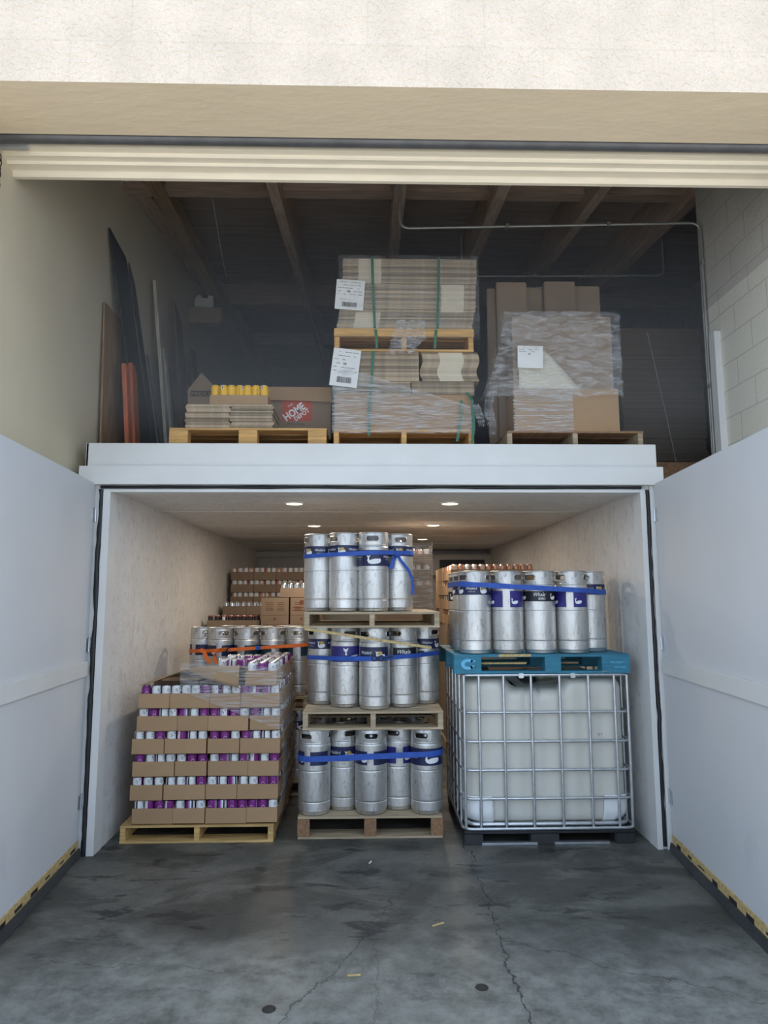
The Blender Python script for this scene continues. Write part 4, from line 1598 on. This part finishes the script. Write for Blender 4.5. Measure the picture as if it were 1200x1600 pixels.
B(-1.76, -1.19, 2.75, 3.5, .14, .87, kraft_dark).build('shipping_carton')
tag(bpy.data.objects['shipping_carton'], 'large plain carton under the red rimmed cans near the left wall', 'carton')
o = B(-1.76, -1.19, 3.56, 3.9, 0, 1.49, kraft_dark).build('shipping_carton')
tag(o, 'tall plain carton under the bare silver cans by the left wall', 'carton')
tray_stack(-1.76, 2, 3.56, 1, 1.492, 1, 'silver', 'on the tall carton by the left wall', 'trays with bare silver cans', seed=5, td_=.32)
pallet(1.2, .84, .14, 'pallet under the back left tray stack', (-1.17, 4.02, 0))
B(-1.76, -.62, 4.04, 4.8, .142, 1.448, kraft_dark).build('shipping_carton')
tag([o for o in bpy.data.objects if o.name.startswith('shipping_carton') and 'label' not in o][0], 'wide carton block under the back left tray stack', 'carton')
tray_stack(-1.76, 4, 4.04, 1, 1.45, 4, 'pale', 'in the back left stack', 'trays in the back left stack', cans_layers=3, seed=6)
# two printed boxes on a pedestal, silver can tray on top
o = B(-1.17, -.43, 2.72, 3.3, 0, 1.405, kraft_dark).build('shipping_carton')
tag(o, 'plain carton pile under the two printed boxes behind the kegs', 'carton')
for i, (x0, x1) in enumerate(((-1.165, -.865), (-.845, -.60))):
    e = empty('printed_box', ('kraft box with printed handling lines, left of the two behind the kegs', 'kraft box with a round printed emblem, right of the two behind the kegs')[i], 'box', (x0, 2.72, 1.407))
    w_ = x1 - x0
    b = B(0, w_, 0, .4, 0, .29, kraft_dark)
    for zz in (.235, .215, .19, .17, .155):
        b.box(.05, .05 + w_ * .28, -.001, 0, zz, zz + .006, brown_ink)
        if i == 0:
            b.box(.18, .25, -.001, 0, zz, zz + .005, brown_ink)
    if i:
        b.poly(circ(w_ / 2, .24, .028, 12), brown_ink, lambda u, v: (u, -.0015, v))
        for zz in (.18, .15):
            b.box(.03, w_ - .03, -.001, 0, zz, zz + .008, brown_ink)
    b.box(.0, w_, -.001, 0, .10, .102, brown_ink)
    b.poly(circ(w_ / 2, .06, .014, 8), brown_ink, lambda u, v: (u, -.0015, v))
    b.build('carton', e)
tray_stack(-.96, 1, 2.74, 1, 1.70, 1, 'silver', 'on top of the printed boxes', 'tray on the printed boxes', seed=7, td_=.28)
# right back stack (copper cans), two pallets deep
pallet(1.0, 2.4, .14, 'long pallet under the copper can stack at the back right', (1.36, 2.20, 0))
tray_stack(.87, 3, 2.22, 4, 1.405, 4, 'copper', 'in the back right stack', 'trays in the back right stack', side=-1, cans_layers=4, seed=8, m=kraft)
o = B(.87, 1.73, 2.22, 3.84, .142, 1.403, kraft_dark).build('shipping_carton')
tag(o, 'large plain carton block under the copper can stack', 'carton')
# narrow wrapped stack behind the middle kegs
pallet(.62, .8, .14, 'pallet under the narrow wrapped stack behind the middle kegs', (.36, 2.04, 0))
o = B(.09, .62, 2.06, 2.6, .142, 1.552, kraft_dark).build('shipping_carton')
tag(o, 'plain carton pile under the narrow wrapped stack in the middle', 'carton')
tray_stack(.06, 2, 2.06, 1, 1.555, 4, 'pale', 'in the narrow wrapped stack', 'trays in the narrow wrapped stack', seed=9, cans_layers=3)
def film_n(u, v):
    a = [(.05, 2.04), (.66, 2.04), (.66, 2.50)]
    s_ = u * 1.07
    p = (.05 + s_, 2.035) if s_ < .61 else (.66, 2.035 + s_ - .61)
    n_ = noise.noise((u * 9, v * 11, 1)) * .02
    return (p[0] + n_ * .6, p[1] + n_ - .008, 1.58 + v * .66 + (noise.noise((u * 6, 0, 0)) * .04 if v == 1 else 0))
o = grid(40, 24, film_n, film_dense).build('stretch_film')
tag(o, 'crumpled glossy film around the narrow stack behind the middle kegs', 'film', 'stretch film wraps')
# orange cord on the back left stack
mb = MB()
mb.tube([(-.72 + .16 * t, 4.0 - .02 * math.sin(t * 5), 2.09 - .16 * t + .03 * math.sin(t * 9)) for t in [i / 12 for i in range(13)]], .010, orange_strap, 6)
tag(mb.build('orange_cord'), 'orange cord draped over the back left tray stack', 'cord')

mb = MB()
for kind, x, y, z, rot in later:
    me = CANS[kind]
    c_, s_ = math.cos(rot), math.sin(rot)
    vs = [(x + v.co.x * c_ - v.co.y * s_, y + v.co.x * s_ + v.co.y * c_, z + v.co.z) for v in me.vertices]
    b0 = len(mb.v)
    mb.v += vs
    for p in me.polygons:
        mb.f.append([b0 + i for i in p.vertices])
        mb.m.append(mb.mi(me.materials[p.material_index]))
        mb.smooth.append(p.use_smooth)
tag(mb.build('beverage_cans', fix=False), 'remaining cans packed deeper in the trays of all the stacks', 'cans', None, 'stuff')

# ================================================================ LOFT GOODS
Z = LZ
FY = .07
# pallet with flattened cartons, tray of yellow cans, moving boxes
pallet(1.15, 1.0, .138, 'honey coloured block pallet at the left of the loft', (-.878, FY, Z), pal_loft, pal_loft, blocks=.135)
def carton_sheets(n, x0, x1, y0, d, z0, t, label, group, cream=None, jit=.004, wave=None, m=flute, gap=.0006, fold=False):
    """a pile of flattened corrugated cartons, each its own object"""
    w = x1 - x0
    mb = MB()
    xs = [0, w] if not cream else [0, cream[0] - x0, cream[1] - x0, w]
    for i in range(len(xs) - 1):
        mm = cream_edge if (cream and i == 1) else m
        # two plies with a slit between them
        for a, b in ((0, t * .46), (t * .54, t)):
            mb.box(xs[i], xs[i + 1], 0, d, a, b, mm)
    o0 = mb.build('sheet_src')
    me = o0.data
    bpy.data.objects.remove(o0)
    rr = random.Random(label)
    for k in range(n):
        o = bpy.data.objects.new('flattened_carton', me)
        C.objects.link(o)
        dx = wave(k / max(1, n - 1)) if wave else 0
        o.location = (x0 + rr.uniform(-jit, jit) + dx, y0 + rr.uniform(-jit, jit), z0 + k * (t + gap))
        tag(o, label, 'flattened carton', group)
    return z0 + n * (t + gap)
zd = Z + .139
carton_sheets(13, -1.345, -1.02, FY + .03, .55, zd, .0135, 'one of the flattened cartons in the left half pile on the left loft pallet', 'flat cartons, left half pile', jit=.010)
carton_sheets(13, -1.015, -.70, FY + .03, .55, zd, .0135, 'one of the flattened cartons in the right half pile on the left loft pallet', 'flat cartons, right half pile', jit=.010)
yz = zd + 13 * .0141 + .001
tray(-1.175, FY + .04, yz, .432, .27, .076, 'kraft tray of yellow cans on the flattened cartons in the loft', 'tray of yellow cans', kraft)
for i in range(7):
    can('yellow', -1.175 + .034 + i * .0605, FY + .082, yz + .005, (.3, 2.0, .9, -.45, .75, 3.2, 1.8)[i], 'yellow can in the loft tray, %s from the left' % ORD[i], 'yellow cans in the loft tray')
can('yellow', -1.175 + .395, FY + .152, yz + .005, 1.0, 'yellow can behind the seventh one, at the right end of the loft tray', 'yellow cans in the loft tray')
# moving box, large
mbx = empty('moving_box', 'large kraft moving box with a red square logo on the loft pallet', 'box', (-.98, .42, Z + .139))
b = B(0, .69, 0, .46, 0, .42, kraft_dark)
lx, lz = .305, .145
b.box(lx, lx + .235, -.0012, 0, lz, lz + .175, hd_red)
c_, s_ = math.cos(.62), math.sin(.62)
def tilt(ox, oz, sc=1):
    return lambda a, q: (lx + ox + (a * c_ - q * s_) * sc, -.0024, lz + oz + (a * s_ + q * c_) * sc)
put_text(b, 'THE', .026, paper, tilt(.068, .118), width=.045)
put_text(b, 'HOME', .085, paper, tilt(.112, .052), width=.185, bold=.035)
put_text(b, 'DEPOT', .048, paper, tilt(.165, .038), width=.135, bold=.03)
put_text(b, 'More doing.', .028, black_ink, lambda a, q: (lx + .115 + a, -.0012, lz - .032 + q), width=.14)
b.build('carton', mbx)
fl = MB()
fl.add([(0, -.004, .423), (.69, -.004, .420), (.70, -.035, .290), (.40, -.03, .303), (0, -.028, .310),
        (0, -.001, .423), (.69, -.001, .420), (.70, -.031, .290), (.40, -.026, .303), (0, -.024, .310)],
       [(0, 1, 2, 3, 4), (9, 8, 7, 6, 5), (0, 5, 6, 1), (1, 6, 7, 2), (2, 7, 8, 3), (3, 8, 9, 4), (4, 9, 5, 0)], kraft)
fl.build('flap', mbx)
# medium box behind
mb2 = empty('moving_box', 'kraft box printed MEDIUM with its flap up behind the yellow cans', 'box', (-1.49, .68, Z + .139))
b = B(0, .36, 0, .3, 0, .48, kraft_dark)
b.box(.02, .22, -.001, 0, .42, .468, black_ink)
put_text(b, 'MEDIUM', .046, kraft, lambda a, q: (.12 + a, -.002, .427 + q), width=.18)
b.build('carton', mb2)
fl = MB()
fl.add([(0, 0, .48), (.24, .0, .48), (.10, .02, .63), (0, .004, .48), (.24, .004, .48), (.10, .024, .63)], [(0, 1, 2), (5, 4, 3), (0, 3, 4, 1), (1, 4, 5, 2), (2, 5, 3, 0)], kraft_dark)
fl.build('flap', mb2)

# centre stack of two pallets of flattened cartons
pallet(1.04, 1.2, .13, 'lower honey wood pallet of the centre loft stack', (.27, FY, Z), pal_loft, pal_loft)
cz = Z + .131
e = B(-.245, .775, FY + .02, FY + 1.18, cz, cz + .27, kraft).build('shipping_carton')
tag(e, 'plain kraft carton wrapped in glossy film at the base of the centre loft stack', 'carton')
carton_sheets(8, .33, .80, FY + .03, 1.1, cz + .272, .0125, 'one of the flat cartons directly under the wavy pile, centre loft stack', 'flat cartons under the wavy pile')
carton_sheets(8, -.235, .325, FY + .03, 1.1, cz + .272, .0125, 'one of the flat cartons directly above the big kraft carton, left side', 'flat cartons above the kraft carton')
z1_ = cz + .272 + 8 * .0131 + .001
carton_sheets(17, -.235, .385, FY + .02, 1.1, z1_, .0125, 'one of the flat cartons in the left pile under the upper loft pallet', 'flat cartons, lower left pile', jit=.002)
carton_sheets(17, .405, .832, FY + .02, 1.1, z1_, .0125, 'one of the flat cartons in the wavy right pile under the upper loft pallet', 'flat cartons, wavy right pile',
              cream=(.535, .715), jit=.001, wave=lambda t: .012 * math.sin(t * 7 + 2.6))
z2_ = z1_ + 17 * .0131 + .001
up_ = pallet(1.05, 1.2, .165, 'upper pallet of the centre loft stack with a rough front board', (.275, FY, z2_), pal_loft, pal_loft)
B(-.525, .525, -.018, -.001, .108, .168, pal_loft).build('front_board', up_)
z3_ = z2_ + .167
n1 = 12
za = carton_sheets(n1, -.225, .800, FY + .03, 1.1, z3_, .0118, 'one of the lowest flat cartons on the upper loft pallet', 'flat cartons, upper pallet, low bundle', cream=(-.10, .09), wave=lambda t: -.012 + .02 * t)
zb_ = carton_sheets(18, -.205, .825, FY + .02, 1.1, za, .0118, 'one of the flat cartons in the middle bundle of the upper loft pallet', 'flat cartons, upper pallet, middle bundle', cream=(.560, .735), wave=lambda t: -.005 + .01 * t)
zc_ = carton_sheets(16, -.190, .835, FY + .02, 1.1, zb_ + .006, .0118, 'one of the flat cartons in the top bundle of the centre loft stack', 'flat cartons, upper pallet, top bundle', cream=(-.07, .105), jit=.003)
# straps (green) around the stack
def gstrap(pts, label, w=.012):
    e = empty('strapping_band', label, 'strap', pts[0], 0, 'green straps on the loft stack')
    o = Vector(pts[0])
    ribbon([Vector(p) - o for p in pts], w * 1.6, green_strap, 'band', e, (1, 0, 0), .0015)
    return e
yf = FY - .002
gstrap([(.035, FY + .5, zc_ + .002), (.035, yf, zc_ + .001), (.04, yf - .004, zb_), (.055, yf - .004, z3_), (.06, yf - .024, z3_ - .01), (.065, yf - .024, z2_ + .11), (.07, yf - .004, z2_ + .02)], 'green strap on the left of the upper loft load')
gstrap([(.545, FY + .5, zc_ + .002), (.545, yf, zc_ + .001), (.54, yf - .004, zb_), (.525, yf - .004, z3_), (.515, yf - .024, z3_ - .01), (.51, yf - .024, z2_ + .11), (.505, yf - .004, z2_ + .02)], 'green strap on the right of the upper loft load')
gstrap([(.045, yf, z2_), (.03, yf - .004, z1_), (.015, yf - .004, cz + .2), (.01, yf - .006, cz), (.01, yf - .004, Z + .08)], 'green strap on the left of the lower loft load')
gstrap([(.70, yf - .006, cz + .22), (.69, yf - .008, cz + .10), (.68, yf - .006, cz), (.66, yf - .004, Z + .04)], 'short green strap low on the right of the lower loft load')
gstrap([(.74, yf - .004, cz + .28), (.775, yf - .02, cz + .22), (.785, yf - .02, cz + .05), (.77, yf - .02, Z + .02)], 'loose green strap end curling at the right edge of the lower loft load')
# paper labels
def paper_label(x, y, z, w, h, rot, label, lines=5, seed=0, barcode=True):
    mb = MB()
    T_ = Matrix.Translation((x, y, z)) @ Matrix.Rotation(rot, 4, 'Y')
    def fn(u, v):
        return T_ @ Vector(((u - .5) * w, -.006 * math.sin(v * 5 + seed) * math.sin(u * 3), -v * h))
    grid(6, 10, fn, paper, True, mb)
    rr = random.Random(seed)
    def q(a0, a1, b0, b1):
        vs = [fn(a0, b0), fn(a1, b0), fn(a1, b1), fn(a0, b1)]
        vs = [Vector(v) + Vector((0, -.0012, 0)) for v in vs]
        mb.add(vs, [(0, 1, 2, 3)], black_ink)
    for k in range(lines):
        vv = .08 + k * .1
        a = .06
        while a < .85:
            l_ = rr.uniform(.03, .14)
            if rr.random() < .65:
                q(a, min(.93, a + l_), vv, vv + .014)
            a += l_ + .03
    q(.42, .45, .36, .42)
    q(.47, .50, .36, .42)
    if barcode:
        a = .25
        while a < .78:
            ww = rr.uniform(.008, .022)
            q(a, a + ww, .74, .90)
            a += ww + rr.uniform(.008, .014)
    return tag(mb.build('shipping_label'), label, 'label', 'paper labels on the loft loads')
paper_label(-.125, yf - .012, zb_ + .012, .215, .235, .07, 'white paper label with barcode on the upper load of the centre stack', seed=1)
paper_label(-.148, yf - .016, z2_ + .005, .205, .29, .12, 'long white paper label with barcode hanging over the lower load', seed=2, lines=6)
# stretch film: upper and lower loads
def film_up(u, v):
    n_ = noise.noise((u * 10, v * 14, 5)) * .005
    s_ = -.40 + u * 1.9
    zz = z2_ + .10 + v * (zc_ - z2_ - .09)
    if s_ < 0:
        return (-.225 + n_, FY - .012 - s_, zz)
    if s_ < 1.075:
        return (-.225 + s_, FY - .012 + n_, zz)
    return (.85 + n_, FY - .012 + s_ - 1.075, zz)
film_light = film_mat('thin_stretch_film', .02, .22, scale=7, stretch=(1, 1, 14))
o = grid(70, 30, film_up, film_light).build('stretch_film')
tag(o, 'thin clear film around the upper load of the centre loft stack', 'film', 'stretch film wraps')
def film_lo(u, v):
    n_ = noise.noise((u * 12, v * 10, 8)) * .006
    s_ = -.30 + u * 1.75
    top = cz + .46 - .30 * max(0, min(1, (s_ - .12) / .95))
    zz = Z + .10 + v * (top - Z - .10)
    if s_ < 0:
        return (-.262 + n_, FY - .014 - s_, zz)
    if s_ < 1.06:
        return (-.262 + s_, FY - .014 + n_, zz)
    return (.80 + n_, FY - .014 + s_ - 1.06, zz)
o = grid(70, 24, film_lo, film_dense).build('stretch_film')
tag(o, 'shiny layered film around the lower load of the centre loft stack', 'film', 'stretch film wraps')
# gathered film tuft hanging at the upper pallet and the loose tail at the right
def tuft(pts, w, label, seed, m=film_dense, ry=.03):
    P = [Vector(p) for p in pts]
    def fn(u, v):
        t = v * (len(P) - 1)
        i = min(int(t), len(P) - 2)
        p = P[i].lerp(P[i + 1], t - i)
        ww = w * (1 - .55 * abs(v - .45)) * (1 + .5 * noise.noise((u * 4, v * 7, seed)))
        return (p.x + (u - .5) * ww, p.y - ry * abs(math.sin(u * 11 + seed)) * .5 + .02 * noise.noise((u * 9, v * 9, seed)), p.z + .03 * noise.noise((u * 8, v * 3, seed + 2)))
    o = grid(26, 16, fn, m).build('film_tail')
    return tag(o, label, 'film', 'loose film ends')
tuft([(.33, yf - .05, z3_ + .05), (.31, yf - .06, z3_ - .05), (.28, yf - .06, z2_ + .03), (.25, yf - .06, z2_ - .04)], .26, 'gathered tuft of film hanging over the upper pallet front', 3)
tuft([(.80, yf - .03, cz + .18), (.83, yf - .03, cz + .10), (.84, yf - .03, cz + .02)], .06, 'loose film end at the right of the lower loft load', 5)

# right loft stack
pallet(1.02, 1.1, .125, 'brown wooden pallet at the right of the loft', (1.545, FY, Z), pal_red, pal_wood)
rz0 = Z + .126
o = B(1.10, 1.885, FY + .01, FY + .30, rz0, rz0 + .325, kraft).build('shipping_carton')
tag(o, 'wide kraft carton under film on the right loft pallet', 'carton')
o = B(1.10, 1.86, FY + .03, FY + .30, rz0 + .327, rz0 + .90, kraft_dark).build('shipping_carton')
tag(o, 'dull carton half hidden by crumpled film on the right loft pallet', 'carton')
cream_c = mat('cream_card', srgb(214, 206, 186), rough=.8, var=.05)
cs = MB()
grid(8, 8, lambda u, v: (1.14 + u * (.20 + .28 * v) , FY + .020 - .006 * math.sin(u * 6 + v * 4), rz0 + .90 - .27 - .33 * v), cream_c, True, cs)
o = cs.build('card_sheet')
sd = o.modifiers.new('thickness', 'SOLIDIFY')
sd.thickness = .003
tag(o, 'cream card sheet under film on the right loft load', 'card')
for i, (x0, x1, y0, zt_) in enumerate(((.985, 1.06, .42, 1.14), (1.055, 1.305, .37, 1.17), (1.31, 1.45, .43, 1.155), (1.455, 1.71, .38, 1.185), (1.715, 1.93, .43, 1.17))):
    o = B(x0, x1, FY + y0, FY + y0 + .06, rz0, rz0 + zt_ + .17, kraft_dark).build('upright_carton', bevel=.006)
    tag(o, 'tall flattened carton standing upright on the right loft pallet, %s from the left' % ORD[i], 'carton', 'upright cartons in the loft')
def film_r(u, v):
    n_ = noise.noise((u * 7, v * 8, 2)) * .028 + noise.noise((u * 18, v * 20, 6)) * .010
    s_ = -.25 + u * 1.5
    flare = .16 * (1 - v) ** 1.5
    zz = rz0 + .25 + v * .665 + (.04 * noise.noise((u * 5, 1, 1)) if v == 0 else 0)
    if s_ < 0:
        return (1.03 - flare + n_, FY - .02 - s_ - n_, zz)
    if s_ < .88:
        return (1.03 - flare * (1 - s_ / .88) + s_ * (1 + flare * 0), FY - .03 + n_, zz)
    return (1.91 + n_, FY - .03 + (s_ - .88), zz)
o = grid(60, 40, film_r, film_mat('crumpled_film', .06, .42, scale=9, stretch=(1, 1, 3.5))).build('stretch_film')
tag(o, 'crumpled clear film flaring out around the right loft load', 'film', 'stretch film wraps')
o = grid(40, 16, lambda u, v: (1.085 + u * .45, FY - .008 + noise.noise((u * 9, v * 9, 4)) * .006, rz0 - .01 + v * .345), film_dense).build('stretch_film')
tag(o, 'glossy film over the left half of the wide kraft carton in the loft', 'film', 'stretch film wraps')
tuft([(.93, FY - .02, rz0 + .30), (.90, FY, rz0 + .18), (.92, FY, rz0 + .04), (.93, FY, rz0 - .04)], .07, 'long film tail drooping left of the right loft pallet', 9, film_clear)
paper_label(1.215, FY - .05, rz0 + .635, .19, .17, .02, 'pale paper label under the crumpled film on the right loft load', seed=6, lines=3, barcode=False)

# dim pile of flat cartons behind at the far right
carton_sheets(70, 2.50, 3.32, 1.6, 1.0, LZ + .15, .0195, 'one of the flat cartons in the tall dim pile at the far right', 'flat cartons in the far right pile', jit=.012, m=kraft_dark)
pl = pallet(.9, 1.05, .145, 'dark pallet under the tall dim pile at the far right of the loft', (2.91, 1.58, LZ), pal_red)
struct(B(2.105, 4.4, .62, 6.5, 2.62, LZ - .001, pal_red).build('floor_loft_right'), 'dark timber deck beyond the cooler roof on the right', 'floor')
mb = MB()
mb.tube([(3.00, 1.575, LZ + .15), (2.96, 1.57, 3.2), (2.88, 1.572, 3.7), (2.78, 1.58, 4.3)], .004, paper, 5)
tag(mb.build('white_cord'), 'thin white cord down the front of the dim far right pile', 'cord')

# boards leaning on the left wall
def plank(name, y0, y1, x_foot, x_top, z_top, t, m, label, slant=0., cut=0., group='boards leaning on the left loft wall', dy=0.):
    """sheet spanning y0..y1, foot at x_foot on the loft floor, top edge at x_top; dy shifts the top back"""
    mb = MB()
    zt0, zt1 = z_top, z_top - cut
    vs = []
    for x_off in (0, t):
        vs += [(x_foot + x_off, y0, Z), (x_foot + x_off, y1, Z), (x_top + x_off, y1 + dy, zt1), (x_top + x_off, y0 + dy, zt0)]
    mb.add(vs, [(0, 1, 2, 3), (7, 6, 5, 4), (0, 4, 5, 1), (1, 5, 6, 2), (2, 6, 7, 3), (3, 7, 4, 0)], m)
    return tag(mb.build(name, bevel=.002), label, 'board', group)
plank('plywood_sheet', .335, 1.05, -2.06, -2.085, 4.02, .015, ply_brown, 'brown plywood sheet standing against the left wall, nearest the edge', cut=.0)
plank('timber_plank', .45, .53, -1.90, -1.965, 3.56, .035, redwood, 'reddish narrow plank in front of the plywood, nearer the edge')
plank('timber_plank', .545, .625, -1.880, -1.945, 3.60, .03, redwood, 'reddish wider plank in front of the plywood, second back')
plank('timber_plank', .645, .70, -1.89, -1.955, 3.57, .03, redwood, 'reddish thin plank edge beside the black sheet')
plank('black_sheet', .72, 1.10, -1.875, -2.085, 4.66, .012, blackboard, 'tall black sheet leaning on the left wall', cut=.06, dy=-.36)
plank('black_sheet', 1.12, 1.28, -1.875, -2.085, 4.60, .012, blackboard, 'second black sheet just behind the tall black one', cut=.12, dy=-.30)
plank('timber_plank', 1.30, 1.36, -1.875, -2.075, 3.95, .02, greywood, 'grey narrow plank behind the black sheets')
plank('timber_plank', 1.42, 1.50, -1.86, -2.06, 4.72, .03, whitewood, 'long white plank leaning on the left wall', dy=-.02)
plank('timber_plank', 1.55, 1.64, -1.83, -2.0, 4.10, .03, whitewood, 'short white plank right of the long white one', dy=-.0)
plank('timber_plank', 1.70, 1.86, -1.83, -2.03, 4.02, .02, greywood, 'grey green plank right of the short white one', dy=-.0)
plank('timber_plank', 1.95, 2.25, -1.84, -2.05, 4.79, .03, brownwood, 'tall dark brown plank deeper along the left wall', dy=.05, cut=.12)
plank('timber_plank', 2.60, 2.85, -1.80, -2.05, 4.55, .03, brownwood, 'shorter dark brown plank, the deepest on the left wall', dy=.05)

# haze volume added to imitate lens glare, in front of and above stored goods
hz = bpy.data.materials.new('glare_haze')
hz.use_nodes = True
hz.node_tree.nodes.remove(hz.node_tree.nodes['Principled BSDF'])
vs_ = hz.node_tree.nodes.new('ShaderNodeVolumeScatter')
vs_.inputs['Color'].default_value = (1, .94, .86, 1)
vs_.inputs['Density'].default_value = .09
vs_.inputs['Anisotropy'].default_value = -.45
hz.node_tree.links.new(vs_.outputs[0], hz.node_tree.nodes['Material Output'].inputs['Volume'])
hb = MB()
fp = [(-2.09, -.9), (2.62, -.9), (2.62, .27), (4.38, .27), (4.38, 8.9), (2.62, 8.9), (-2.09, 8.9), (-2.09, .27)]
for_ = [(x, y, 2.86) for x, y in fp] + [(x, y, rz(y) + .38) for x, y in fp]
hb.add(for_, [(0, 1, 2, 7), (7, 2, 5, 6), (2, 3, 4, 5), (8, 9, 10, 15), (15, 10, 13, 14), (10, 11, 12, 13)] +
       [(a, (a + 1) % 8, 8 + (a + 1) % 8, 8 + a) for a in range(8)], hz)
o = hb.build('haze')
tag(o, 'thin added haze in the loft, imitating lens glare', 'haze', None, 'stuff')
